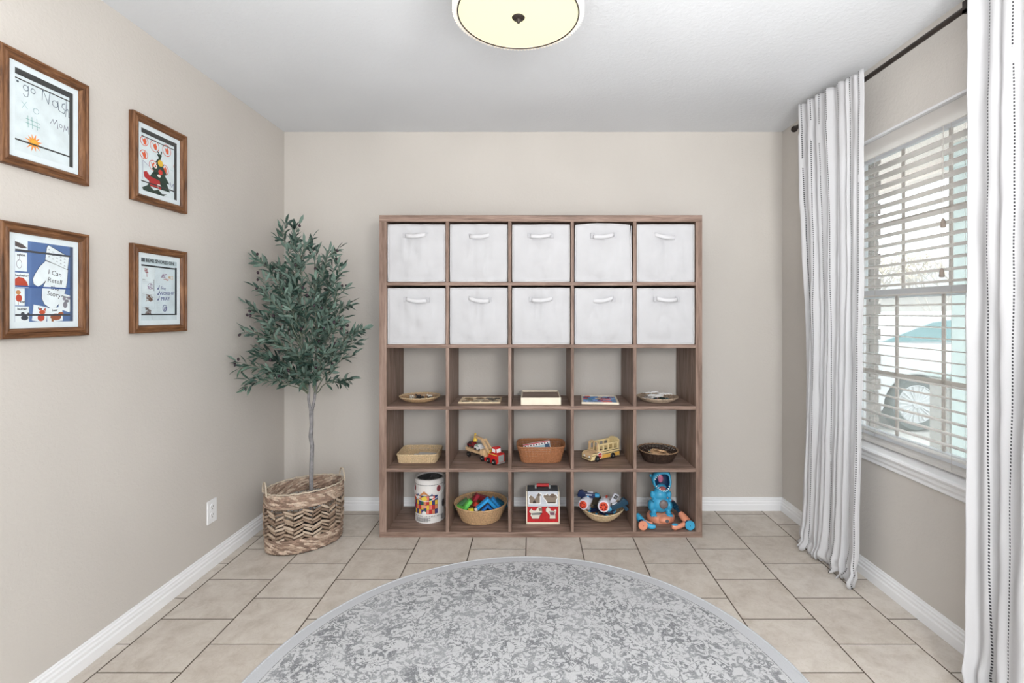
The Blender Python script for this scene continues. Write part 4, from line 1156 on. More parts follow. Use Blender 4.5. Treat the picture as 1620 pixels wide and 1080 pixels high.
for (px, py, dy) in ((377, 568, -.15), (371, 573, -.15), (372, 577, -.15), (407, 402, -.05), (408, 431, -.1), (408, 442, -.1), (406, 456, -.1), (391, 498, -.1), (396, 499, -.1), (395, 492, -.1), (474, 357, -.05), (491, 377, 0), (538, 508, 0), (550, 515, 0), (549, 527, 0), (541, 452, 0), (548, 452, 0), (479, 455, -.1), (519, 444, 0), (432, 386, 0), (467, 385, 0)):
    olives.append((tp(px, py, TY+dy), tp(px+3, py-6, TY+dy)))
q = MB(); q.ball((0, 0, 0), (.0065, .0065, .0095), 12, 8); om = None
for (p, st) in olives[:60]:
    if p.x+TX < xl(TY+p.y)+.015: continue
    if om is None: o = q.build('olive', M['olive'], tree, smooth=180); om = o.data; o.location = p
    else: o = inst('olive', om, tree, p)
    o.rotation_euler = (rr.uniform(-.6, .6), rr.uniform(-.6, .6), 0)
# ================================================================ things on the shelves
Z3, Z4, Z5 = ZT[2], ZT[1], ZT[0]
M['tan_wicker'] = plain('tan_wicker', (196, 162, 124), .75, .12, 160, bmp=.0006)
M['straw'] = plain('pale_straw_wicker', (212, 188, 152), .75, .10, 160, bmp=.0006)
M['brownw'] = plain('chestnut_wicker', (172, 118, 82), .7, .10, 160, bmp=.0006)
M['darkw'] = plain('dark_brown_wicker', (58, 42, 33), .7, .25, 120, bmp=.0008)
M['greyw'] = plain('greyed_wicker', (178, 158, 138), .8, .16, 70, bmp=.0006)
def woven(root, rx0, ry0, rx1, ry1, h, p, stakes, rows, mat, rim=.004, mrim=None, per=2, tilt=None, base=True, curve=0.0, z0=.002):
    """woven basket: superellipse plan (exponent p), stakes, and woven rows going in and out"""
    def P(th, v, k=0.0):
        e = 2.0/p; c_, s_ = math.cos(th), math.sin(th)
        g = v if not curve else v**curve
        rx = rx0+(rx1-rx0)*g+k; ry = ry0+(ry1-ry0)*g+k
        x = rx*math.copysign(abs(c_)**e, c_); y = ry*math.copysign(abs(s_)**e, s_)
        zz = z0+v*(h-z0)
        if tilt: zz += tilt(th)*v
        return Vector((x, y, zz))
    n = 360; ac = [0.0]
    for i in range(n): ac.append(ac[-1]+(P(2*PI*(i+1)/n, .5)-P(2*PI*i/n, .5)).length)
    import bisect
    def arc_(u):
        t_ = (u % 1)*ac[-1]; i = max(1, min(n, bisect.bisect_left(ac, t_))); return 2*PI*(i-1+(t_-ac[i-1])/(ac[i]-ac[i-1]))/n
    am = max(.0012, h/rows*.30)
    q = MB()
    NP_ = stakes*per*2
    for j in range(rows):
        v = (j+.5)/rows
        q.tube([P(arc_(i/NP_), v, am*(.95*math.cos(PI*i/per)+.25*(1 if j % 2 else -1))) for i in range(NP_)], h/rows*.56, 5, closed=True, sq=.8)
    q.build('weave', mat, root, smooth=60, normals=False, kind='stuff')
    q = MB()
    for i in range(stakes): q.tube([P(arc_(i/stakes), k/4) for k in range(5)], am*.9, 5)
    q.build('stake', mat, root, smooth=60, normals=False, kind='stuff')
    q = MB(); nr = 96
    q.tube([P(2*PI*i/nr, 1, .0006)+Vector((0, 0, .0010*math.sin(i*1.9))) for i in range(nr)], rim, 7, closed=True)
    q.tube([P(2*PI*i/nr, 1, -rim*.9)+Vector((0, 0, -rim*.6+.0010*math.sin(i*1.9+2))) for i in range(nr)], rim*.8, 6, closed=True)
    q.build('rim', mrim or mat, root, smooth=60)
    if base:
        q = MB(); pts = [P(2*PI*i/48, 0) for i in range(48)]
        q.add([(a.x, a.y, .0015) for a in pts]+[(a.x, a.y, .0045) for a in pts], [tuple(range(48))[::-1], tuple(range(48, 96))]+[(i, (i+1) % 48, (i+1) % 48+48, i+48) for i in range(48)])
        q.build('base', mat, root)
    return P
def px(p_, Y): return (p_-841)/F*Y
BK = 'wicker baskets and trays on the shelves'
# --- row three: tray of small animals
t1 = thing('wicker_tray', 'shallow round tan wicker tray holding small black and white pieces, third row', 'tray', (-.669, 2.935, Z3), 0, BK)
woven(t1, .062, .062, .118, .118, .030, 2, 26, 6, M['tan_wicker'], .0035, M['straw'], curve=.55)
rr = random.Random(2)
M['ivory'] = plain('ivory_plastic', (226, 222, 214), .4); M['inkblk'] = plain('black_toy', (38, 36, 38), .4)
for i in range(9):
    x, y = rr.uniform(-.055, .055), rr.uniform(-.05, .035)
    g = thing('toy_animal', 'tiny %s toy animal lying in the round tan tray' % ('white' if i % 2 else 'black'), 'toy', (-.669+x, 2.935+y, Z3+.011+.004*(i % 3)), rr.uniform(0, 6.28), 'tiny %s toy animals in the round tray' % ('white' if i % 2 else 'black'))
    mt_ = M['ivory'] if i % 2 else M['inkblk']
    q = MB(); q.ball((0, 0, .007), (.015, .006, .006), 12, 8); q.ball((.015, 0, .012), (.006, .0045, .005), 10, 6); q.build('body', mt_, g, smooth=60)
    for sx_ in (-.009, .009):
        for sy_ in (-.004, .004):
            q = MB(); q.tube([(sx_, sy_, .006), (sx_*1.1, sy_*1.6, 0)], .0016, 5); q.build('leg', mt_, g)
# --- wooden animal puzzle
def board(name, label, x0, x1, y0, y1, z, h, rz, mat, fn, grp=None, asp=None):
    r = thing(name, label, 'puzzle', ((x0+x1)/2, (y0+y1)/2, z), rz, grp)
    w_, d_ = x1-x0, y1-y0
    q = MB(); q.box(-w_/2, w_/2, -d_/2, d_/2, .0003, h*.55, .001); q.build('base', mat, r)
    q = MB(); e = .010
    q.box(-w_/2, w_/2, -d_/2, -d_/2+e, h*.55, h, .001); q.box(-w_/2, w_/2, d_/2-e, d_/2, h*.55, h, .001)
    q.box(-w_/2, -w_/2+e, -d_/2+e, d_/2-e, h*.55, h, .001); q.box(w_/2-e, w_/2, -d_/2+e, d_/2-e, h*.55, h, .001); q.build('border', mat, r)
    A = Art(lambda u, v, l: (-w_/2+e+u*(w_-2*e), -d_/2+e+v*(d_-2*e), h*.55+.0004+l*2), w_/d_)
    fn(A, r, w_, d_, h); A.done('picture', r); return r
M['birch'] = plain('pale_birch', (236, 216, 184), .55, .04, 30)
M['cream'] = plain('cream_painted_wood', (238, 228, 208), .5, .02, 20)
def pz_animals(A, r, w_, d_, h):
    A.rect(0, 0, 1, 1, (226, 208, 180))
    cols = [(92, 84, 78), (120, 110, 96), (84, 70, 66), (128, 128, 120), (142, 112, 84), (176, 166, 150), (104, 96, 88), (134, 118, 84), (110, 88, 70), (96, 92, 90)]
    rq = random.Random(7); k = 0
    for (u, v) in ((.12, .18), (.38, .18), (.64, .18), (.88, .18), (.22, .5), (.5, .52), (.80, .5), (.15, .82), (.45, .84), (.72, .84), (.92, .82)):
        q = MB(); n = 14; a, b_ = .021, .014
        pts = []
        for i in range(n):
            s_ = 1+.28*math.sin(i*2.4+k); pts.append((-w_/2+.01+u*(w_-.02)+a*s_*math.cos(2*PI*i/n), -d_/2+.01+v*(d_-.02)+b_*s_*math.sin(2*PI*i/n)))
        q.prism(pts, h*.55, h*.95, 'z'); q.build('puzzle_piece', flat(cols[k % 10]), r); k += 1
        A.ell(u, v, .115, .10, (206, 188, 160))
board('wooden_puzzle', 'pale wooden animal puzzle board lying flat in the third row', -.426, -.182, 2.842, 3.02, Z3, .009, 0, M['birch'], pz_animals, 'puzzle boards')
# --- box tray
bt_ = thing('box_tray', 'cream wooden rectangular tray with walnut inner floor in the middle compartment', 'tray', (.053, 2.925, Z3))
w_, d_, h_ = .228, .275, .043
q = MB(); q.box(-w_/2, w_/2, -d_/2, -d_/2+.007, .001, h_, .001); q.build('end_wall', M['cream'], bt_); q = MB(); q.box(-w_/2, w_/2, d_/2-.007, d_/2, .001, h_, .001); q.build('end_wall', M['cream'], bt_)
q = MB(); q.box(-w_/2, -w_/2+.007, -d_/2+.007, d_/2-.007, .001, h_, .001); q.box(w_/2-.007, w_/2, -d_/2+.007, d_/2-.007, .001, h_, .001); q.build('side_wall', M['cream'], bt_)
q = MB(); q.box(-w_/2+.007, w_/2-.007, -d_/2+.007, d_/2-.007, .026, .034); q.build('floor_panel', M['wood_x'], bt_)
# --- colourful puzzle
def pz_map(A, r, w_, d_, h):
    A.rect(0, 0, 1, 1, (126, 164, 206)); rq = random.Random(12)
    cols = [(86, 132, 186), (214, 122, 118), (96, 162, 150), (60, 84, 132), (196, 152, 96), (150, 178, 214), (128, 96, 140), (206, 96, 100), (230, 214, 190), (82, 120, 90)]
    for i in range(26):
        u = rq.uniform(.08, .92); v = rq.uniform(.1, .9); c_ = cols[rq.randrange(10)]
        if u > .62 and v < .6: c_ = (212, 118, 118)
        if u < .4 and v < .4: c_ = (140, 170, 216)
        q = MB(); n = 10
        pts = [(-w_/2+.01+u*(w_-.02)+.017*(1+.35*math.sin(k*2.7+i))*math.cos(2*PI*k/n), -d_/2+.01+v*(d_-.02)+.016*(1+.35*math.sin(k*2.7+i))*math.sin(2*PI*k/n)) for k in range(n)]
        pts = [(max(-w_/2+.011, min(w_/2-.011, a)), max(-d_/2+.011, min(d_/2-.011, b_))) for a, b_ in pts]
        q.prism(pts, h*.55, h*.8+.0001*i, 'z'); q.build('puzzle_piece', flat(c_), r)
board('wooden_puzzle', 'colourful blue and red puzzle board with cream border in the third row', .298, .512, 2.812, 3.06, Z3, .012, R(-5), M['cream'], pz_map, 'puzzle boards')
# --- plate with white fencing
t5 = thing('wicker_tray', 'shallow round wicker tray piled with white fence pieces, third row far right', 'tray', (.752, 2.93, Z3), 0, BK)
woven(t5, .070, .070, .119, .119, .027, 2, 26, 5, M['greyw'], .0035, M['greyw'], curve=.55)
M['fence'] = plain('white_plastic', (244, 244, 244), .35, .01)
rr = random.Random(14)
fmesh = None
for i in range(8):
    r = thing('toy_fence', 'small white plastic fence piece piled in the round tray at the far right', 'toy', (.752+rr.uniform(-.05, .04), 2.925+rr.uniform(-.05, .05), Z3+.016+.0050*i), rr.uniform(-.7, .7), 'white fence pieces in the far right tray')
    r.rotation_euler[0] = R(rr.uniform(-6, 6)); r.rotation_euler[1] = R(rr.uniform(-5, 5))
    q = MB(); 
    for yy in (-.011, .008): q.box(-.040, .040, yy-.0030, yy+.0030, -.0012, .0016)
    q.build('rail', M['fence'], r)
    for xx in (-.038, 0, .038):
        q = MB(); q.box(xx-.0038, xx+.0038, -.019, .019, -.0014, .0018); q.build('post', M['fence'], r)
for i, (c_, x, y) in enumerate((((196, 176, 96), -.04, .03), ((60, 84, 92), -.02, -.02), ((160, 110, 130), -.015, .01), ((40, 60, 62), .03, .0), ((70, 96, 100), .05, -.03))):
    g = thing('toy_block', ('mustard', 'dark teal', 'mauve', 'black', 'slate blue')[i]+' toy piece under the white fences in the far right tray', 'toy', (.752+x, 2.93+y, Z3+.008), i*1.1)
    q = MB(); q.box(-.016, .016, -.009, .009, 0, .012, .002); q.ball((.014, 0, .013), (.006, .006, .006), 10, 6); q.build('body', flat(c_), g)
# --- row four: rectangular straw basket
b1 = thing('wicker_basket', 'low rectangular pale straw basket holding flat papers, fourth row far left', 'basket', (-.669, 2.943, Z4), 0, BK)
woven(b1, .108, .094, .117, .104, .053, 9, 60, 8, M['straw'], .0035, M['straw'])
for i, (c_, nm) in enumerate((((150, 50, 52), 'dark red'), ((232, 230, 224), 'white'), ((206, 204, 200), 'pale grey'))):
    r = thing('booklet', nm+' thin booklet lying in the rectangular straw basket', 'booklet', (-.665+.012*i, 2.93+.008*i, Z4+.007+i*.0062), R(4-7*i))
    q = MB(); q.box(-.075+.012*i, .078, -.055, .05, 0, .0055, .0004); q.build('cover', flat(c_), r)
    q = MB(); q.box(-.073+.012*i, .0784, -.0545, .0502, .0008, .0047); q.build('pages', M['ivory'], r)
    A = Art(lambda u, v, l: (-.07+.012*i+u*.14, -.05+v*.095, .0057+l*3), 1.5); rq = random.Random(i)
    for _ in range(5): A.ell(rq.uniform(.2, .8), rq.uniform(.25, .75), .09, .08, ((84, 78, 92), (190, 150, 160), (110, 120, 130))[rq.randrange(3)])
    A.done('cover_print', r)
# --- truck with crane
M['redp'] = plain('red_paint', (196, 40, 40), .35, .04, 20); M['bee'] = plain('beech_wood', (222, 188, 146), .5, .06, 30)
M['yel'] = plain('yellow_paint', (232, 196, 84), .4); M['silver'] = plain('silver_paint', (150, 156, 154), .4)
M['wht'] = plain('white_paint', (240, 240, 240), .4, .01); M['rubber'] = plain('black_wood_wheel', (26, 26, 28), .35)
M['blkp'] = plain('charcoal_paint', (48, 50, 54), .4)
def wheel(root, x, y, z, r, w, ax='y'):
    q = MB(); q.disc((x, y, z), r, w, 'y', 24, r*.14); wo = q.build('wheel', M['rubber'], root, smooth=40)
    sg = 1 if y > -.03 else -1
    q = MB(); q.disc((x, y+sg*w/2, z), r*.26, .003, 'y', 12); q.build('hub', M['silver'], wo, smooth=40)
tk = thing('toy_truck', 'wooden toy car transporter with red cab and yellow crane arm, fourth row', 'toy truck', (-.199, 2.804, Z4), R(135))
q = MB(); q.prism([(.0, .010), (.010, .006), (.118, .006), (.118, .026), (.082, .032), (.078, .060), (.004, .064), (0, .058)], -.060, -.004); q.build('cab_body', M['redp'], tk, bevel=.0015)
q = MB(); q.prism([(.020, .062), (.062, .062), (.060, .090), (.054, .097), (.030, .097), (.024, .088)], -.052, -.012); cabn = q.build('cab_roof', M['redp'], tk, bevel=.002)
q = MB(); q.add([(.0195, -.048, .068), (.0195, -.016, .068), (.0230, -.016, .088), (.0230, -.048, .088)], [(0, 1, 2, 3)]); q.box(.028, .056, -.0122, -.0112, .068, .088, .0008); q.build('cab_window', M['wht'], cabn)
q = MB(); q.box(-.0015, .001, -.052, -.012, .016, .056, .0008); gr = q.build('grille', M['silver'], tk)
q = MB(); q.box(-.003, .002, -.060, -.004, .008, .014, .001); q.build('bumper', M['silver'], tk)
q = MB(); q.box(.002, .075, -.0045, -.0030, .056, .060); q.build('side_stripe', M['yel'], tk)
for x in (.028, .076, .132, .262):
    for y in (-.001, -.063): wheel(tk, x, y, .0165, .0165, .010)
q = MB(); q.prism([(.112, .020), (.155, .020), (.155, .032), (.30, .032), (.302, .048), (.300, .054), (.29, .050), (.166, .044), (.162, .062), (.128, .064), (.126, .036), (.112, .034)], -.058, -.006); q.build('trailer', M['bee'], tk, bevel=.001)
q = MB(); q.disc((.094, -.032, .046), .016, .022, 'z', 20); q.box(.084, .104, -.044, -.020, .052, .068, .002); q.build('crane_base', M['yel'], tk, smooth=40)
q = MB()
def bar(a, b_, w_, y0_, y1_, mt_, nm, par):
    dx, dz = b_[0]-a[0], b_[1]-a[1]; L = math.hypot(dx, dz); nx, nz = -dz/L*w_, dx/L*w_
    q = MB(); q.prism([(a[0]+nx, a[1]+nz), (b_[0]+nx, b_[1]+nz), (b_[0]-nx, b_[1]-nz), (a[0]-nx, a[1]-nz)], y0_, y1_); return q.build(nm, mt_, par, bevel=.001)
bar((.088, .054), (.158, .118), .007, -.024, -.014, M['bee'], 'lower_boom', tk)
bar((.088, .054), (.158, .118), .007, -.050, -.040, M['bee'], 'lower_boom', tk)
bar((.150, .114), (.236, .124), .0065, -.038, -.026, M['bee'], 'upper_boom', tk)
q = MB(); q.prism([(.232, .112), (.244, .112), (.240, .142), (.234, .142)], -.037, -.027); q.lathe([(.014, .094), (.015, .100), (.012, .108), (.004, .116)], 16, (.238, -.032, 0)); q.build('crane_hook', M['yel'], tk, smooth=40)
def toycar(x, y, z, rz, c_, c2, label, prof):
    r = thing('toy_car', label, 'toy car', (x, y, z), rz, 'cars on the toy transporter')
    q = MB(); q.prism(prof, -.017, .017); q.build('body', flat(c_, .35), r, bevel=.0015)
    q = MB(); q.prism([(a*.80+.002, b_*1.02) for a, b_ in prof if b_ > .018]+[], -.0175, .0175) if len([1 for a, b_ in prof if b_ > .018]) > 2 else q.box(-.01, .01, -.0175, .0175, .018, .024)
    q.build('window_band', flat(c2, .3), r)
    for xx in (-.019, .019):
        for yy in (-.018, .018): wheel(r, xx, yy, .007, .007, .005)
def tw(lx, ly): a = R(135); return (-.199+lx*math.cos(a)-ly*math.sin(a), 2.804+lx*math.sin(a)+ly*math.cos(a))
x, y = tw(.196, -.032); toycar(x, y, Z4+.0475, R(135), (236, 236, 238), (150, 176, 168), 'white toy car at the front of the transporter bed', [(-.033, .005), (.033, .005), (.033, .022), (.018, .034), (-.004, .034), (-.02, .022), (-.033, .017)])
x, y = tw(.266, -.032); toycar(x, y, Z4+.052, R(135), (128, 40, 44), (60, 52, 56), 'dark red toy car at the rear of the transporter bed', [(-.033, .005), (.033, .005), (.033, .020), (.020, .026), (.010, .036), (-.014, .036), (-.022, .022), (-.033, .018)])
# --- chestnut basket with booklets
b3 = thing('wicker_basket', 'rectangular chestnut brown wicker basket with a printed booklet, middle of fourth row', 'basket', (.055, 2.938, Z4), 0, BK)
woven(b3, .114, .082, .140, .102, .095, 5, 44, 13, M['brownw'], .0048, M['brownw'])
for k, sx_ in enumerate((-1, 1)):
    q = MB(); q.tube([(sx_*.142, -.03+.06*i/8, .094+.010*math.sin(PI*i/8)) for i in range(9)], .0035, 6); q.build('handle', M['brownw'], b3, smooth=60)
bo = thing('booklet', 'white booklet with a red checked edge leaning in the chestnut basket', 'booklet', (.045, 2.935, Z4+.022), R(6)); bo.rotation_euler[1] = R(-9)
q = MB(); q.box(-.085, .075, -.006, .006, .0, .082, .001); q.build('cover', M['wht'], bo)
A = Art(lambda u, v, l: (-.085+u*.16, -.0062-l*3, v*.082), 2.)
A.rect(0, .93, 1, 1, (190, 50, 60))
for i in range(9): A.rect(.05+i*.105, .80, .10+i*.105, .90, (150, 52, 60) if i % 2 else (60, 60, 70))
A.rect(.35, .5, .85, .74, (176, 204, 214)); A.rect(.80, .45, .98, .78, (70, 96, 126)); A.done('cover_print', bo)
bo = thing('booklet', 'blue and white booklet behind the checked one in the chestnut basket', 'booklet', (.055, 2.957, Z4+.020), R(10)); bo.rotation_euler[1] = R(-7)
q = MB(); q.box(-.07, .065, -.004, .004, 0, .078, .001); q.build('cover', flat((96, 132, 168)), bo); q = MB(); q.box(-.068, .0655, -.0032, .0032, .001, .0785); q.build('pages', M['ivory'], bo)
# --- school bus
bus = thing('toy_bus', 'open-topped wooden toy school bus, yellow with black stripes and red stop sign, fourth row', 'toy bus', (.352, 2.863, Z4), R(34.6))
M['busy'] = plain('pale_yellow_paint', (234, 212, 160), .4, .03); M['busg'] = plain('golden_yellow_paint', (226, 176, 84), .4, .04)
L_ = .224; Wd = .088
def busside(y0_, y1_, out):
    q = MB(); q.prism([(0, .012), (L_, .012), (L_, .060), (.048, .060), (.044, .053), (.012, .050), (0, .040)], y0_, y1_); sp_ = q.build('side_panel', M['busy'], bus, bevel=.0006)
    q = MB()
    q.box(.050, L_, y0_, y1_, .088, .098, .0006)
    for a, b_ in ((.050, .062), (.090, .100), (.128, .138), (.166, .176), (.204, L_)): q.box(a, b_, y0_, y1_, .060, .088)
    q.build('window_wall', M['busy'], bus)
    yo = y0_-.0006 if out < 0 else y1_
    q = MB(); q.box(.064, .148, yo, yo+.0006, .014, .034); q.box(.182, L_-.002, yo, yo+.0006, .014, .034); q.build('lower_panel', M['busg'], sp_)
    for z_ in (.0365, .0505):
        q = MB(); q.box(.003 if z_ < .05 else .006, L_-.002, yo, yo+.0007, z_, z_+.0032); q.build('stripe', M['rubber'], sp_)
    return sp_
sp_ = busside(0, .005, -1); busside(Wd-.005, Wd, 1)
def arch_poly(w_, z0_, z1_, zc_, n=14): return [(0, z0_), (w_, z0_), (w_, z1_)]+[(w_/2+w_/2*math.cos(PI*k/n), z1_+zc_*math.sin(PI*k/n)) for k in range(1, n)]+[(0, z1_)]
q = MB(); q.prism(arch_poly(Wd, .010, .098, .018), L_-.006, L_, 'x'); q.build('rear_wall', M['busy'], bus)
q = MB(); q.box(.050, .056, .001, .016, .052, .098, .001); q.box(.050, .056, Wd-.016, Wd-.001, .052, .098, .001); q.tube([(.053, Wd/2+(Wd/2-.004)*math.cos(PI*k/14), .097+.016*math.sin(PI*k/14)) for k in range(15)], .0035, 6); q.box(.051, .055, Wd/2-.004, Wd/2+.004, .06, .113); q.build('windscreen_frame', M['bee'], bus)
q = MB(); q.box(.006, L_-.006, .005, Wd-.005, .014, .022); q.build('floor_plank', M['bee'], bus)
q = MB(); q.prism([(.002, .016), (.050, .016), (.050, .060), (.040, .054), (.012, .050), (.002, .040)], .005, Wd-.005); q.build('hood', M['bee'], bus, bevel=.002)
q = MB(); q.box(-.003, .002, .002, Wd-.002, .010, .018, .001); bp_ = q.build('bumper', M['busy'], bus); q = MB(); q.box(-.0036, -.003, .008, Wd-.008, .018, .022); q.build('bumper_slot', M['rubber'], bp_)
for y_ in (.022, Wd-.022): q = MB(); q.disc((0, y_, .030), .006, .003, 'x', 16); q.build('headlight', M['wht'], bus)
q = MB(); q.disc((.062, -.001, .034), .019, .0016, 'y', 28); so = q.build('stop_sign', M['wht'], bus)
q = MB(); q.disc((.062, -.0022, .034), .0155, .0012, 'y', 8); q.build('stop_disc', M['redp'], so)
A = Art(lambda u, v, l: (.062+(u-.5)*.03, -.0029-l, .034+(v-.5)*.03), 1.); A.text('STOP', .5, .37, .36, (240, 232, 228), 0, 0, 'CENTER', .02); A.done('lettering', so)
for x in (.040, .165):
    for y_ in (-.003, Wd+.003): 
        q = MB(); q.disc((x, y_, .0175), .0175, .010, 'y', 26, .0025); wo = q.build('wheel', M['rubber'], bus, smooth=40)
        q = MB(); q.disc((x, y_+(-.005 if y_ < 0 else .005), .0175), .0045, .003, 'y', 12); q.build('hub', M['silver'], wo)
for i, (x, c_) in enumerate(((.09, (150, 130, 110)), (.125, (120, 70, 60)), (.16, (90, 110, 80)), (.195, (130, 140, 90)))):
    q = MB(); q.box(x-.008, x+.008, .02, Wd-.02, .022, .046, .002); q.build('seat', flat(c_), bus)
# --- dark basket
b5 = thing('wicker_basket', 'round dark brown wicker basket with wooden pieces and a teal ball, fourth row', 'basket', (.752, 2.918, Z4), 0, BK)
woven(b5, .080, .075, .113, .118, .068, 2.2, 34, 11, M['darkw'], .0032, plain('worn_tan_rim', (150, 122, 96), .7, .2, 90))
g = thing('glass_ball', 'teal marbled glass ball at the left of the dark basket', 'ball', (.752-.045, 2.905, Z4+.050)); q = MB(); q.ball((0, 0, 0), .016, 20, 14); q.build('ball', plain('teal_marble', (70, 140, 148), .1, .3, 30), g, smooth=180)
g = thing('glass_ball', 'dark green ball beside the teal ball in the dark basket', 'ball', (.752-.065, 2.885, Z4+.044)); q = MB(); q.ball((0, 0, 0), .014, 18, 12); q.build('ball', plain('green_marble', (34, 70, 60), .1, .3, 30), g, smooth=180)
M['cork'] = plain('patterned_wood_slice', (206, 170, 132), .7, .15, 40)
rr = random.Random(6)
for i in range(6):
    r = thing('wooden_slice', 'tan speckled wooden piece lying in the dark round basket', 'wooden piece', (.752+rr.uniform(-.03, .055), 2.885+rr.uniform(-.03, .035), Z4+.038+i*.0055), rr.uniform(0, 3), 'wooden pieces in the dark basket'); r.rotation_euler[0] = R(rr.uniform(4, 12))
    q = MB(); q.prism([(.042*math.cos(2*PI*k/7)*rr.uniform(.85, 1.1), .032*math.sin(2*PI*k/7)*rr.uniform(.85, 1.1)) for k in range(7)], 0, .005, 'z'); q.build('slab', M['cork'], r, bevel=.001)
    for _ in range(3):
        q = MB(); q.disc((rr.uniform(-.018, .018), rr.uniform(-.014, .014), .0054), .0028, .001, 'z', 8); q.build('knot', flat((92, 60, 44)), r)
for i in range(5):
    g = thing('toy_animal', 'tiny black and white toy piece at the back of the dark basket', 'toy', (.752+rr.uniform(-.03, .03), 2.955+rr.uniform(-.015, .02), Z4+.028+rr.uniform(0, .006)), i, 'tiny pieces at the back of the dark basket'); q = MB(); q.ball((0, 0, .006), (.012, .006, .007), 10, 7); q.build('body', M['inkblk'], g, smooth=60); q = MB(); q.ball((.004, 0, .013), (.004, .005, .003), 8, 6); q.build('spot', M['ivory'], g, smooth=60)
# --- row five: block canister
cn = thing('block_canister', 'tall white cardboard drum printed with toy blocks, with a thin wire handle', 'canister', (-.612, 2.952, Z5), R(-4))
CR, CH = .0885, .252
M['drum'] = plain('white_card_drum', (230, 228, 226), .5, .01)
q = MB(); q.lathe([(CR, .002), (CR, CH-.015)], 64); q.build('drum', M['drum'], cn, smooth=40)
q = MB(); q.lathe([(CR+.0025, CH-.019), (CR+.0025, CH), (CR-.003, CH+.003), (CR-.012, CH), (CR-.012, CH-.008), (.0005, CH-.008)], 64); lid = q.build('lid', M['drum'], cn, smooth=35)
q = MB(); q.lathe([(CR-.014, CH-.0076), (CR-.014, CH-.0066), (.0005, CH-.0066)], 48); q.build('lid_window', M['blkp'], lid)
rr = random.Random(3)
q = MB()
for i in range(14):
    a = rr.uniform(0, 6.28); x, y = rr.uniform(-.05, .05), rr.uniform(-.05, .05); q.tube([(x, y, CH-.0055), (x+.022*math.cos(a), y+.022*math.sin(a), CH-.0055)], .0009, 4)
q.build('lid_print', flat((150, 150, 150)), lid)
def cwrap(u, v, l):
    a = -PI/2+(u-.5)*2.6; r_ = CR+.0004+l*3; return (r_*math.cos(a), r_*math.sin(a), .006+v*(CH-.026))
A = Art(cwrap, 1.06)
for i in range(26):
    for v in (.955, .155): A.rect(.02+i*.038, v, .038+i*.038, v+.020, (36, 38, 44))
for u in (.12, .83): A.ell(u, .86, .060, .08, (156, 74, 76)); A.ell(u, .86, .038, .05, (120, 50, 60)); A.rect(u-.03, .85, u+.03, .87, (214, 160, 150))
A.rect(.10, .225, .80, .70, (40, 44, 56), 10)
VV = lambda v: .235+(v-.27)*1.41
cols = [(40, 66, 120), (186, 48, 44), (36, 92, 74), (226, 188, 64), (206, 130, 92), (226, 120, 110), (62, 58, 110)]
rq = random.Random(8)
for i in range(10):
    for j in range(4):
        A.rect(.105+i*.069, .232+j*.116, .105+i*.069+.064, .232+j*.116+.110, cols[(i*3+j*5+rq.randrange(2)) % 7])
A.poly([(.33, .705), (.46, .82), (.59, .705)], (198, 134, 82)); A.poly([(.25, .705), (.28, .75), (.31, .705)], (50, 70, 130)); A.poly([(.61, .705), (.65, .75), (.69, .705)], (60, 76, 130))
A.rect(.36, .235, .56, .34, (222, 160, 128)); A.ell(.46, .235, .06, .07, (232, 230, 228)); A.ell(.46, .42, .07, .04, (226, 150, 130))
A.ell(.30, .66, .05, .03, (226, 226, 226)); A.ell(.64, .66, .05, .03, (226, 226, 226)); A.ell(.46, .62, .08, .05, (226, 200, 80))
for k, y_ in enumerate((.112, .086, .06, .034)): 
    for m_ in range(7 - k % 2): A.rect(.24+m_*.055, y_, .24+m_*.055+.045, y_+.014, (92, 92, 98))
for k in range(3): A.rect(.90+k*.03, .05, .915+k*.03, .16, (60, 60, 66))
A.rect(.0, .140, 1, .144, (120, 120, 126), 16)
A.ell(.97, .45, .05, .10, (60, 54, 58))
A.done('wrap_print', cn)
q = MB(); q.tube([((CR+.004)*math.cos(PI+PI*k/28), (CR+.004)*math.sin(PI+PI*k/28), CH-.045-.075*math.sin(PI*k/28)) for k in range(29)], .0016, 6); q.build('wire_handle', M['wht'], cn, smooth=60)
# --- basket of building blocks
b6 = thing('wicker_basket', 'round tan wicker basket heaped with green, red and blue blocks, bottom row', 'basket', (-.306, 2.948, Z5), 0, BK)
woven(b6, .112, .105, .156, .158, .100, 2, 30, 13, M['tan_wicker'], .0045, M['tan_wicker'])
def blk(label, boxes, c_, loc, rot, grp='building blocks in the tan basket'):
    r = thing('toy_block', label, 'toy block', loc, 0, grp); r.rotation_euler = rot
    q = MB()
    for b_ in boxes: q.box(*b_, .0022)
    q.build('block', flat(c_, .35), r)
    b0 = boxes[0]; q = MB(); q.box(b0[0]+.006, b0[1]-.006, b0[2]-.0003, b0[2], b0[4]+.004, b0[5]-.004); q.build('face_inlay', flat(tuple(min(255, int(x*1.12+8)) for x in c_), .4), r)
BXX, BYY, BZZ = -.306, 2.948, Z5
def L2(px_, py_, Y, dz=0): return ((px_-841)/F*Y, Y, EYE-(py_-496)/F*Y+dz)
lo_ = L2(730, 797, 2.96); blk('dark green square-section block at the left of the tan basket', [(-.045, .045, -.012, .012, -.013, .013)], (84, 134, 88), lo_, (R(10), R(-32), R(12)))
lo_ = L2(738, 800, 2.90); blk('bright green block leaning at the left front of the tan basket', [(-.042, .042, -.013, .013, -.013, .013)], (104, 196, 92), lo_, (R(15), R(-52), R(8)))
lo_ = L2(729, 803, 2.87); blk('small lime green block against the basket rim', [(-.025, .02, -.010, .010, -.010, .010)], (88, 176, 66), lo_, (0, R(10), R(-20)))
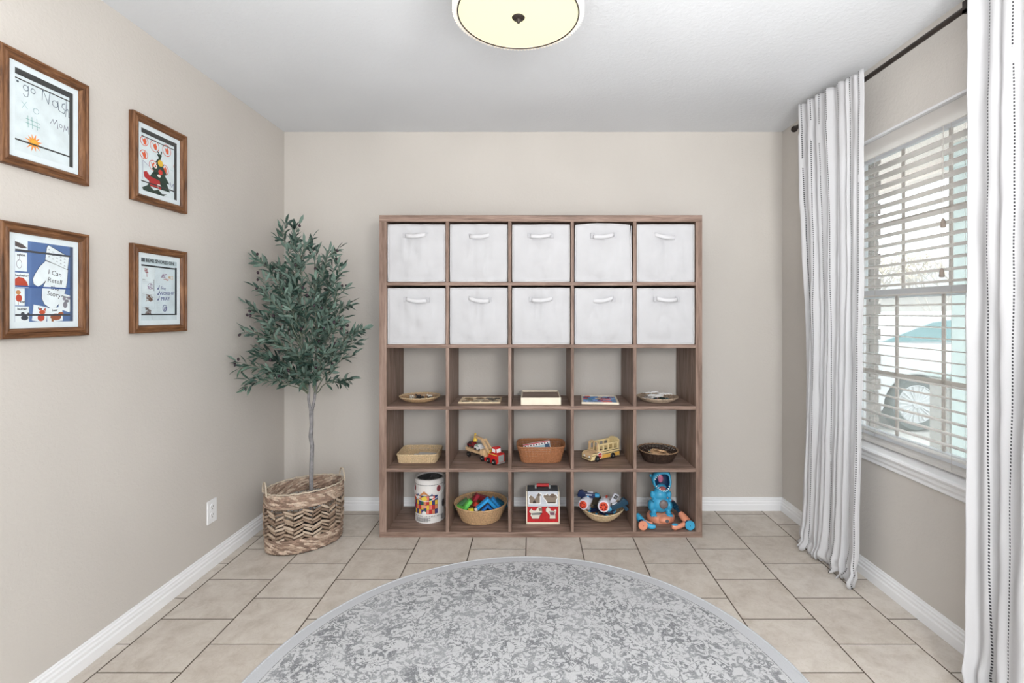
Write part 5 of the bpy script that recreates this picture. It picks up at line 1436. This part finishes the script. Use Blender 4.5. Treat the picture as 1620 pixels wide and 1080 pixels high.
lo_ = L2(752, 788, 2.99); blk('dark red block standing behind the green ones', [(-.032, .032, -.014, .014, -.012, .012)], (150, 44, 56), lo_, (R(10), R(-58), R(10)))
lo_ = L2(763, 787, 3.03); blk('dark red long block lying at the back of the tan basket', [(-.05, .05, -.014, .014, -.014, .014)], (122, 34, 40), lo_, (R(5), R(14), R(-6)))
lo_ = L2(772, 803, 2.885); blk('large bright blue right-angle block in the tan basket', [(-.052, .042, -.013, .013, .034, .052), (.024, .042, -.013, .013, -.048, .034)], (50, 150, 214), lo_, (R(12), R(-40+0), R(4)))
lo_ = L2(772, 806, 2.875); blk('small blue right-angle block nested in the larger blue one', [(-.030, .022, -.010, .010, .012, .025), (.009, .022, -.010, .010, -.030, .012)], (40, 118, 196), lo_, (R(12), R(-40), R(4)))
lo_ = L2(785, 797, 2.93); blk('blue flat block leaning behind the right-angle blocks', [(-.048, .048, -.010, .010, -.014, .014)], (44, 130, 192), lo_, (R(12), R(52), R(4)))
lo_ = L2(792, 796, 2.98); blk('dark teal block at the right of the tan basket', [(-.04, .04, -.012, .012, -.016, .016)], (28, 84, 108), lo_, (R(12), R(35), R(4)))
lo_ = L2(745, 807, 2.85); blk('small yellow block at the front of the tan basket', [(-.016, .016, -.012, .012, -.010, .010)], (240, 206, 50), lo_, (0, R(-6), R(10)))
lo_ = L2(753, 806, 2.86); blk('small white block beside the yellow one', [(-.008, .008, -.008, .008, -.010, .010)], (226, 214, 206), lo_, (0, R(-20), R(10)))
lo_ = L2(754, 797, 2.93); blk('orange red round-ended block in the middle of the tan basket', [(-.018, .018, -.012, .012, -.016, .010)], (184, 60, 46), lo_, (0, R(30), R(20)))
lo_ = L2(757, 806, 2.90); blk('dark green block low in the middle of the tan basket', [(-.030, .030, -.020, .020, -.026, -.002)], (40, 84, 44), lo_, (0, R(-8), R(20)))
for i in range(6):
    a = i*1.05; blk('brown block buried in the bottom of the tan basket', [(-.035, .035, -.018, .018, -.014, .014)], (96, 62, 46), (BXX+.06*math.cos(a), BYY+.055*math.sin(a), BZZ+.030+.012*(i % 2)), (0, R(12*(i % 3-1)), a), 'brown blocks at the bottom of the tan basket')
# --- barn
bn = thing('toy_barn', 'red and white wooden toy barn box with animal cut-outs and a red carrying handle', 'toy barn', (.066, 2.858, Z5))
bw_, bd_ = .098, .150
M['barnred'] = plain('barn_red_paint', (190, 36, 40), .45, .05, 30); M['barngrey'] = plain('pale_grey_roof_boards', (196, 200, 208), .5, .02); M['slatec'] = plain('dark_slate_paint', (84, 88, 94), .5)
gab = [(0, .004), (bd_, .004), (bd_, .105), (bd_-.030, .182), (.030, .182), (0, .105)]
for sx_ in (-1, 1):
    q = MB(); x0_ = bw_-.007 if sx_ > 0 else -bw_; q.prism([(a, b_) for a, b_ in gab], x0_, x0_+.007, 'x'); q.build('end_wall', M['cream'], bn, bevel=.0008)
q = MB(); q.box(-bw_+.007, bw_-.007, .004, .009, .012, .105); fw_ = q.build('front_wall', M['barnred'], bn)
q = MB(); q.box(-bw_+.007, bw_-.007, bd_-.009, bd_-.004, .012, .105); q.build('back_wall', M['barnred'], bn)
q = MB(); q.box(-bw_, bw_, .0, bd_, .001, .012, .001); q.build('base_board', M['cream'], bn)
q = MB()
for k in range(9): q.box(-bw_+.014+k*.0195, -bw_+.0148+k*.0195, .0036, .0042, .012, .105)
q.build('board_groove', flat((150, 24, 30)), fw_)
def roofp(u, w_, l=0):  # u across, w up the slope
    y0_, z0_ = -.002, .106; y1_, z1_ = .028, .182
    n = Vector((0, -(z1_-z0_), (y1_-y0_))).normalized()
    return Vector((-bw_+.009+u*(2*bw_-.018), y0_+(y1_-y0_)*w_, z0_+(z1_-z0_)*w_))+n*l
for nm, fl in (('front_roof', 1), ('back_roof', 0)):
    q = MB()
    vs = [roofp(a, b_, c_) for c_ in (0, .004) for a, b_ in ((0, 0), (1, 0), (1, 1), (0, 1))]
    if not fl: vs = [Vector((v_.x, bd_-v_.y, v_.z)) for v_ in vs]
    q.add(vs, [(0, 1, 2, 3), (4, 5, 6, 7), (0, 1, 5, 4), (1, 2, 6, 5), (2, 3, 7, 6), (3, 0, 4, 7)]); ro = q.build(nm, M['barngrey'], bn)
    if fl: fr_ = ro
q = MB(); q.box(-bw_+.007, bw_-.007, .026, bd_-.026, .178, .186, .001); q.build('top_board', M['slatec'], bn)
A = Art(lambda u, v, l: tuple(roofp(u, v, .0043+l)), 2.2)
for i in range(8): A.rect(.0, .06+i*.12, 1, .072+i*.12, (172, 176, 186))
duck = [(.04, .60), (.10, .74), (.17, .66), (.22, .52), (.27, .55), (.31, .80), (.38, .86), (.45, .78), (.40, .66), (.40, .20), (.06, .20), (.06, .45)]
bull = [(.53, .78), (.60, .74), (.66, .84), (.70, .72), (.80, .80), (.93, .78), (.98, .60), (.93, .40), (.93, .20), (.64, .20), (.63, .34), (.52, .62)]
for P_s, C_ in ((duck, (.24, .48)), (bull, (.76, .5))):
    A.poly([(C_[0]+(a-C_[0])*1.14, C_[1]+(b_-C_[1])*1.16) for a, b_ in P_s], (240, 240, 238)); A.poly(P_s, (134, 120, 106))
A.poly([(.16, .20), (.19, .38), (.24, .42), (.29, .20)], (60, 50, 44)); A.ell(.36, .78, .03, .05, (96, 84, 74)); A.rect(.66, .20, .90, .28, (36, 32, 30)); A.ell(.82, .72, .08, .06, (110, 92, 78)); A.line([(.55, .68), (.95, .66)], .012, (96, 80, 68))
A.done('roof_print', fr_)
A = Art(lambda u, v, l: (-bw_+.008+u*(2*bw_-.016), .0034-l*2, .012+v*.093), 2.0)
hen = [(.06, .70), (.12, .84), (.19, .72), (.26, .72), (.34, .92), (.46, .95), (.47, .60), (.40, .42), (.37, .22), (.16, .22), (.10, .42), (.12, .56), (.06, .62)]
goat = [(.60, .82), (.66, .95), (.72, .90), (.76, .72), (.86, .70), (.90, .82), (.94, .72), (.90, .50), (.91, .22), (.72, .22), (.73, .42), (.66, .58), (.60, .68)]
for P_s in (hen, goat):
    c0 = (sum(a for a, _ in P_s)/len(P_s), sum(b_ for _, b_ in P_s)/len(P_s))
    A.poly([(c0[0]+(a-c0[0])*1.07, c0[1]+(b_-c0[1])*1.07) for a, b_ in P_s], (110, 20, 28)); A.poly(P_s, (222, 216, 204))
A.poly([(.12, .56), (.30, .60), (.46, .62), (.40, .46), (.14, .44)], (128, 130, 128)); A.poly([(.36, .50), (.46, .60), (.46, .50)], (50, 48, 46)); A.poly([(.36, .86), (.46, .92), (.46, .70), (.38, .70)], (120, 116, 100))
A.poly([(.72, .62), (.88, .62), (.88, .44), (.74, .44)], (120, 84, 100)); A.poly([(.66, .90), (.70, .95), (.72, .84)], (90, 84, 74)); A.line([(.70, .66), (.90, .66)], .014, (60, 50, 50))
A.done('wall_print', fw_)
q = MB(); q.tube([(-.036, .075, .204), (.036, .075, .204)], .010, 14); hd = q.build('handle', M['barnred'], bn, smooth=40)
for sx_ in (-1, 1):
    q = MB(); q.box(sx_*.042-.006, sx_*.042+.006, .066, .084, .184, .208, .002); q.build('handle_bracket', M['silver'], hd)
# --- bowl of foam blasters
b8 = thing('wicker_basket', 'wide tan wicker bowl overflowing with toy foam blasters, bottom row', 'basket', (.423, 2.95, Z5), 0, BK)
woven(b8, .052, .052, .134, .128, .062, 2, 30, 9, M['straw'], .0045, M['straw'], curve=.62, tilt=lambda th: .018*abs(math.cos(th))**2)
M['orange'] = plain('orange_red_plastic', (226, 84, 58), .35, .03); M['wplast'] = plain('white_blaster_plastic', (226, 228, 238), .3, .02); M['navy'] = plain('navy_plastic', (30, 44, 84), .3, .08, 40); M['skyb'] = plain('light_blue_plastic', (70, 160, 204), .3, .03)
M['tealdk'] = plain('dark_teal_plastic', (26, 62, 84), .3, .08, 40)
def blaster(label, loc, rz, ry, r_, body, front, accent, L=.10, grp='foam blasters in the wicker bowl'):
    g = thing('toy_blaster', label, 'toy blaster', loc, rz, grp); g.rotation_euler = (0, ry, rz)
    # barrel along -y (towards the room)
    q = MB(); q.lathe([(r_*.62, L), (r_*1.0, L*.75), (r_*1.32, L*.35), (r_*1.30, .006), (r_*1.22, 0), (r_*.96, .002)], 28, (0, 0, 0), 'y'); q.build('shell', body, g, smooth=40)
    q = MB(); q.lathe([(r_*.92, .01), (r_*.92, -.006), (r_*.84, -.010), (.0005, -.010)], 28, (0, 0, 0), 'y'); cyl = q.build('dart_cylinder', front, g, smooth=40)
    for k in range(6):
        a = 2*PI*k/6+.5; q = MB(); q.disc((r_*.55*math.cos(a), -.0102, r_*.55*math.sin(a)), r_*.19, .002, 'y', 12); q.build('dart_hole', flat((110, 20, 20)), cyl)
    q = MB(); q.prism([(-.008, -.2*r_), (.008, -.2*r_), (.010, -r_-.030), (-.010, -r_-.030)], L*.55, L*.78); q.build('grip', body, g, bevel=.003)
    q = MB(); q.box(-.006, .006, L*.2, L*.75, r_*1.0, r_*1.0+.008, .002); q.build('top_rail', accent, g)
    return g
lo_ = L2(922.5, 798, 2.87); blaster('white toy blaster with orange dart cylinder, at the left of the bowl', lo_, R(-28), 0, .0235, M['wplast'], M['orange'], M['wplast'], .125)
lo_ = L2(955, 801, 2.84); blaster('white toy blaster with orange dart cylinder, in the middle of the bowl', lo_, R(-14), R(18), .027, M['wplast'], M['orange'], M['orange'], .125)
def longgun(label, loc, rot, main, tip, L=.12):
    g = thing('toy_blaster', label, 'toy blaster', loc, 0, 'foam blasters in the wicker bowl'); g.rotation_euler = rot
    q = MB(); q.prism([(-L*.5, -.012), (L*.22, -.012), (L*.30, -.006), (L*.30, .012), (L*.1, .018), (-L*.2, .020), (-L*.3, .030), (-L*.42, .026), (-L*.5, .008)], -.013, .013); q.build('body', main, g, bevel=.003)
    q = MB(); q.lathe([(.010, L*.28), (.0125, L*.32), (.0125, L*.48), (.009, L*.5), (.0005, L*.5)], 18, (0, 0, .003), 'x'); q.build('muzzle', tip, g, smooth=40)
    q = MB(); q.prism([(-L*.34, -.010), (-L*.18, -.010), (-L*.24, -.045), (-L*.40, -.045)], -.009, .009); q.build('grip', main, g, bevel=.002)
    q = MB(); q.box(-L*.12, L*.16, -.0145, -.0125, .004, .010, .001); q.box(-L*.05, L*.2, -.005, .005, .017, .022, .001); q.build('light_trim', M['wplast'], g)
    q = MB(); q.disc((-L*.02, -.014, -.004), .006, .003, 'y', 12); q.build('screw_boss', M['skyb'], g)
    return g
longgun('navy blue toy blaster with light blue muzzle lying on top at the left', L2(931, 783, 2.93), (0, R(2), R(-8)), M['navy'], M['skyb'], .13)
longgun('dark teal toy blaster sticking out over the right rim of the bowl', L2(977, 800, 2.86), (0, R(25), R(178)), M['tealdk'], M['skyb'], .13)
g = thing('dart_clip', 'white plastic dart clip with a dark panel standing at the right of the bowl', 'toy clip', L2(972, 788, 2.93), 0); g.rotation_euler = (0, R(28), 0)
q = MB(); q.box(-.016, .016, -.010, .010, -.034, .030, .004); q.build('case', M['wplast'], g); q = MB(); q.box(-.010, .010, -.0112, -.0098, .0, .024, .0005); q.build('panel', M['blkp'], g)
q = MB(); q.box(-.006, .006, -.0122, -.011, .005, .019); q.build('panel_window', flat((130, 130, 130)), g)
M['olivefab'] = plain('dark_olive_plastic', (66, 58, 44), .5, .1)
g = thing('toy_glider', 'dark olive pointed toy wing standing up at the back of the bowl', 'toy', L2(944, 790, 3.0), 0)
q = MB(); q.prism([(-.028, -.03), (.055, -.05), (.040, -.01), (.018, .030), (.0, .044), (-.012, .042), (-.02, .01)], -.004, .004); q.build('wing', M['olivefab'], g, bevel=.002)
q = MB(); q.prism([(-.125, .030), (-.09, .040), (-.05, .012), (-.03, -.02), (-.06, -.01), (-.10, .016)], -.004, .003); q.build('tail', M['olivefab'], g, bevel=.002)
q = MB(); q.box(-.02, .045, -.008, .008, -.066, -.03, .003); q.build('hull', M['blkp'], g)
for i in range(8):
    g = thing('foam_dart', 'dark foam dart lying in the bottom of the wicker bowl', 'foam dart', (.423+.09*math.cos(i*.8)*.6, 2.95+.07*math.sin(i*.8)*.6, Z5+.040+.003*(i % 3)), i*.9, 'dark foam darts in the wicker bowl')
    q = MB(); q.tube([(-.03, 0, 0), (.022, 0, 0)], .0065, 10); q.build('foam', M['navy'], g, smooth=40); q = MB(); q.tube([(.022, 0, 0), (.032, 0, 0)], .007, 10); q.build('tip', M['skyb'], g, smooth=40)
# --- dinosaur
DY = 2.93; ds = DY/F
dn = thing('toy_dinosaur', 'blue plastic toy dinosaur with wide open upturned mouth standing on a peach base', 'toy dinosaur', (px(1045, DY), DY, Z5))
M['dblue'] = plain('bright_blue_plastic', (64, 164, 206), .35, .04, 20); M['peach'] = plain('peach_plastic', (228, 152, 122), .4, .02); M['dnavy'] = plain('navy_mouth', (20, 52, 88), .4); M['pink'] = plain('pink_tongue', (190, 108, 142), .4); M['belly'] = plain('grey_belly_window', (122, 112, 112), .3, .12, 60)
def D(a, b_): return ((a-1045)*ds, EYE-(b_-496)/F*DY-Z5)
q = MB(); q.lathe([(.0005, .001), (.080, .001), (.084, .012), (.083, .026), (.076, .036), (.050, .042), (.0005, .043)], 36, sx=1, sy=.85)
q.build('base', M['peach'], dn, smooth=50)
q = MB(); q.ball((.010, -.058, .022), (.040, .028, .022), 24, 14); nb = q.build('base_nose', M['peach'], dn, smooth=180)
q = MB(); q.disc((.016, -.0855, .024), .010, .003, 'y', 18); q.build('emblem', M['slatec'], nb)
q = MB()
def E(a, b_, rx, ry, rz, y=0): x, z = D(a, b_); q.ball((x, y, z), (rx, ry, rz), 20, 14)
E(1044, 796, .053, .044, .053); E(1044, 782, .045, .038, .036); E(1045, 775, .038, .034, .030, .0); E(1045.5, 770, .034, .030, .02, .0)
for s_ in (-1, 1):
    E(1045+s_*14-1, 799, .020, .032, .034, .0); E(1045+s_*11.5, 808, .014, .022, .018, -.012); E(1044+s_*12.5, 810.5, .021, .026, .0085, -.024)
    for k in (-1, 0, 1): x, z = D(1044+s_*12.5+k*3.6, 811); q.ball((x, -.046, z), (.0058, .008, .0062), 10, 8)
    E(1045+s_*13.5, 781, .013, .015, .021, -.006); E(1045+s_*13, 788, .010, .018, .011, -.022)
for k in range(7): x, z = D(1046, 800); q.ball((x+.01*k*.3, .04+.018*k, z-.012-.006*k), (.024-.003*k, .02, .022-.003*k), 12, 8)
bd = q.build('body', M['dblue'], dn, smooth=180); md = bd.modifiers.new('r', 'REMESH'); md.mode = 'VOXEL'; md.voxel_size = .0032; md.use_smooth_shade = True
x, z = D(1047, 794)
q = MB(); q.lathe([(.0005, -.008), (.015, -.007), (.023, -.003), (.027, .003), (.027, .012)], 24, (x, -.042, z), 'y', 1, 1); q.build('belly_window', M['belly'], dn, smooth=40)
# head: open mouth cup facing the room, lower jaw low front, snout up at the right
hx, hz = D(1043.5, 763.5)
def mouth(th, k=1.0, d=0.0):
    # outline of the mouth opening in pixels around (1045, 762)
    pts = [(1033, 756), (1037, 750.5), (1044, 747.6), (1052, 747.2), (1056.5, 750), (1057.6, 758), (1056.8, 766), (1054, 772), (1049, 774.2), (1044, 773), (1038.5, 769), (1034.5, 763.5)]
    n = len(pts); u = (th/(2*PI)*n) % n; i = int(u); f_ = u-i
    p0, p1, p2, p3 = [Vector(pts[(i+j) % n]) for j in (-1, 0, 1, 2)]
    p = .5*((2*p1)+(p2-p0)*f_+(2*p0-5*p1+4*p2-p3)*f_*f_+(3*p1-p0-3*p2+p3)*f_**3)
    c0 = Vector((1045.5, 761)); p = c0+(p-c0)*k
    X_, Z_ = D(p.x, p.y)
    yy = -.034+(761-p.y)*-.0006+d + .028*max(0, (760-p.y)/14)      # upper jaw leans back
    return Vector((X_, yy, Z_))
q = MB(); nn_ = 48
rings = [(.93, -.004), (1.05, -.008), (1.20, 0), (1.26, .014), (1.22, .034), (1.02, .054), (.6, .068), (.12, .072)]
vs = [mouth(2*PI*i/nn_, k, d) for (k, d) in rings for i in range(nn_)]
fs = [(r_*nn_+i, r_*nn_+(i+1) % nn_, (r_+1)*nn_+(i+1) % nn_, (r_+1)*nn_+i) for r_ in range(len(rings)-1) for i in range(nn_)]+[tuple((len(rings)-1)*nn_+i for i in range(nn_))]
q.add(vs, fs); hd = q.build('head', M['dblue'], dn, smooth=180)
q = MB(); vs = [mouth(2*PI*i/nn_, k, d) for (k, d) in ((.95, -.003), (.88, .012), (.75, .026), (.3, .034)) for i in range(nn_)]
fs = [(r_*nn_+i, r_*nn_+(i+1) % nn_, (r_+1)*nn_+(i+1) % nn_, (r_+1)*nn_+i) for r_ in range(3) for i in range(nn_)]+[tuple(3*nn_+i for i in range(nn_))]
q.add(vs, fs); q.build('mouth_lining', M['dnavy'], hd, smooth=180)
x, z = D(1044, 755.5); q = MB(); q.ball((x, -.014, z), (.016, .008, .024), 16, 12); q.build('tongue', M['pink'], hd, smooth=180)
x, z = D(1046, 770); q = MB(); q.ball((x, -.026, z), (.022, .012, .012), 16, 12); q.build('gum', flat((160, 86, 84)), hd, smooth=180)
for i, u in enumerate((.02, .06, .10, .14, .50, .55, .60, .645, .69, .74, .79, .84, .89)):
    p = mouth(2*PI*u, .97, -.006); c0 = mouth(2*PI*u, .80, -.006); d_ = (c0-p).normalized()
    q = MB(); q.tube([p-d_*.002, p+d_*.0035, p+d_*.0085], [.0034, .0028, .0006], 7); q.build('tooth', M['wht'], hd, smooth=60)
for a, b_ in ((1030, 753), (1058.5, 750)):
    x, z = D(a, b_); q = MB(); q.ball((x, .010, z), (.008, .010, .010), 12, 10); q.build('eye_bump', M['dblue'], hd, smooth=180)
q = MB()
for k in range(5): q.ball((.0+D(1045, 0)[0], .036+.010*k*.4, D(0, 772+8*k)[1]), (.005, .012, .011), 8, 6)
q.build('back_spine', M['dnavy'], dn, smooth=60)
# --- two pump toys beside it
def popper(label, pts, tubec, cap, capc, rad, wp, extra):
    g = thing('toy_popper', label, 'toy', wp, 0, 'poppers beside the toy dinosaur')
    return g
g = thing('toy_popper', 'blue toy popper with a round peach end cap, left of the dinosaur', 'toy', L2(1016, 832, 2.80))
g.location[2] = Z5
q = MB(); q.tube([(-.020, .05, .056), (-.010, .035, .048), (.006, .018, .032), (.028, .0, .020), (.056, -.012, .017), (.072, -.014, .020)], [.018, .019, .019, .016, .014, .009], 14); q.build('body', M['dblue'], g, smooth=60)
q = MB(); q.tube([(.0, .028, .048), (.025, .012, .036), (.058, -.002, .030)], [.008, .007, .006], 10); q.build('trigger_bar', M['peach'], g, smooth=60)
q = MB(); q.disc((0, -.020, .0275), .0265, .012, 'y', 30, .003); cp_ = q.build('end_cap', M['peach'], g, smooth=40)
q = MB(); q.disc((.001, -.0265, .0275), .0022, .002, 'y', 10); q.build('cap_dot', M['barnred'], cp_)
q = MB(); q.tube([(0, -.014, .0275), (-.004, .012, .038)], .015, 14); q.build('neck', M['dnavy'], g, smooth=40)
g = thing('toy_popper', 'peach toy popper with navy tube and round blue end cap, right of the dinosaur', 'toy', L2(1089, 832, 2.80)); g.location[2] = Z5
q = MB(); q.disc((.003, -.020, .0275), .0270, .012, 'y', 30, .003); cp_ = q.build('end_cap', M['dblue'], g, smooth=40)
q = MB(); q.disc((.003, -.0265, .0275), .0022, .002, 'y', 10); q.build('cap_dot', M['dnavy'], cp_)
q = MB(); q.tube([(.003, -.014, .0275), (-.012, .010, .036)], .015, 14); q.build('neck', M['dnavy'], g, smooth=40)
q = MB(); q.tube([(-.002, .006, .036), (-.012, .035, .047), (-.024, .066, .060)], [.021, .0215, .017], 16); q.tube([(-.012, .006, .028), (-.05, -.010, .020), (-.085, -.016, .018), (-.100, -.016, .020)], [.013, .013, .019, .012], 14); q.build('body', M['peach'], g, smooth=60)
q = MB(); q.ball((-.083, -.022, .033), (.018, .012, .006), 18, 10); q.build('thumb_pad', M['dblue'], g, smooth=180)
q = MB(); q.tube([(-.022, .062, .058), (-.032, .095, .069), (-.039, .125, .078)], [.0095, .0095, .0095], 14); q.build('plunger_tube', M['tealdk'], g, smooth=60)
q = MB(); q.tube([(-.038, .118, .076), (-.044, .15, .086)], [.017, .0165], 18); q.build('muzzle_ring', M['tealdk'], g, smooth=40)
q = MB(); q.tube([(-.045, .152, .087), (-.047, .162, .090)], [.0165, .015], 18); q.build('muzzle_cap', plain('maroon_plastic', (130, 60, 66), .4), g, smooth=40)
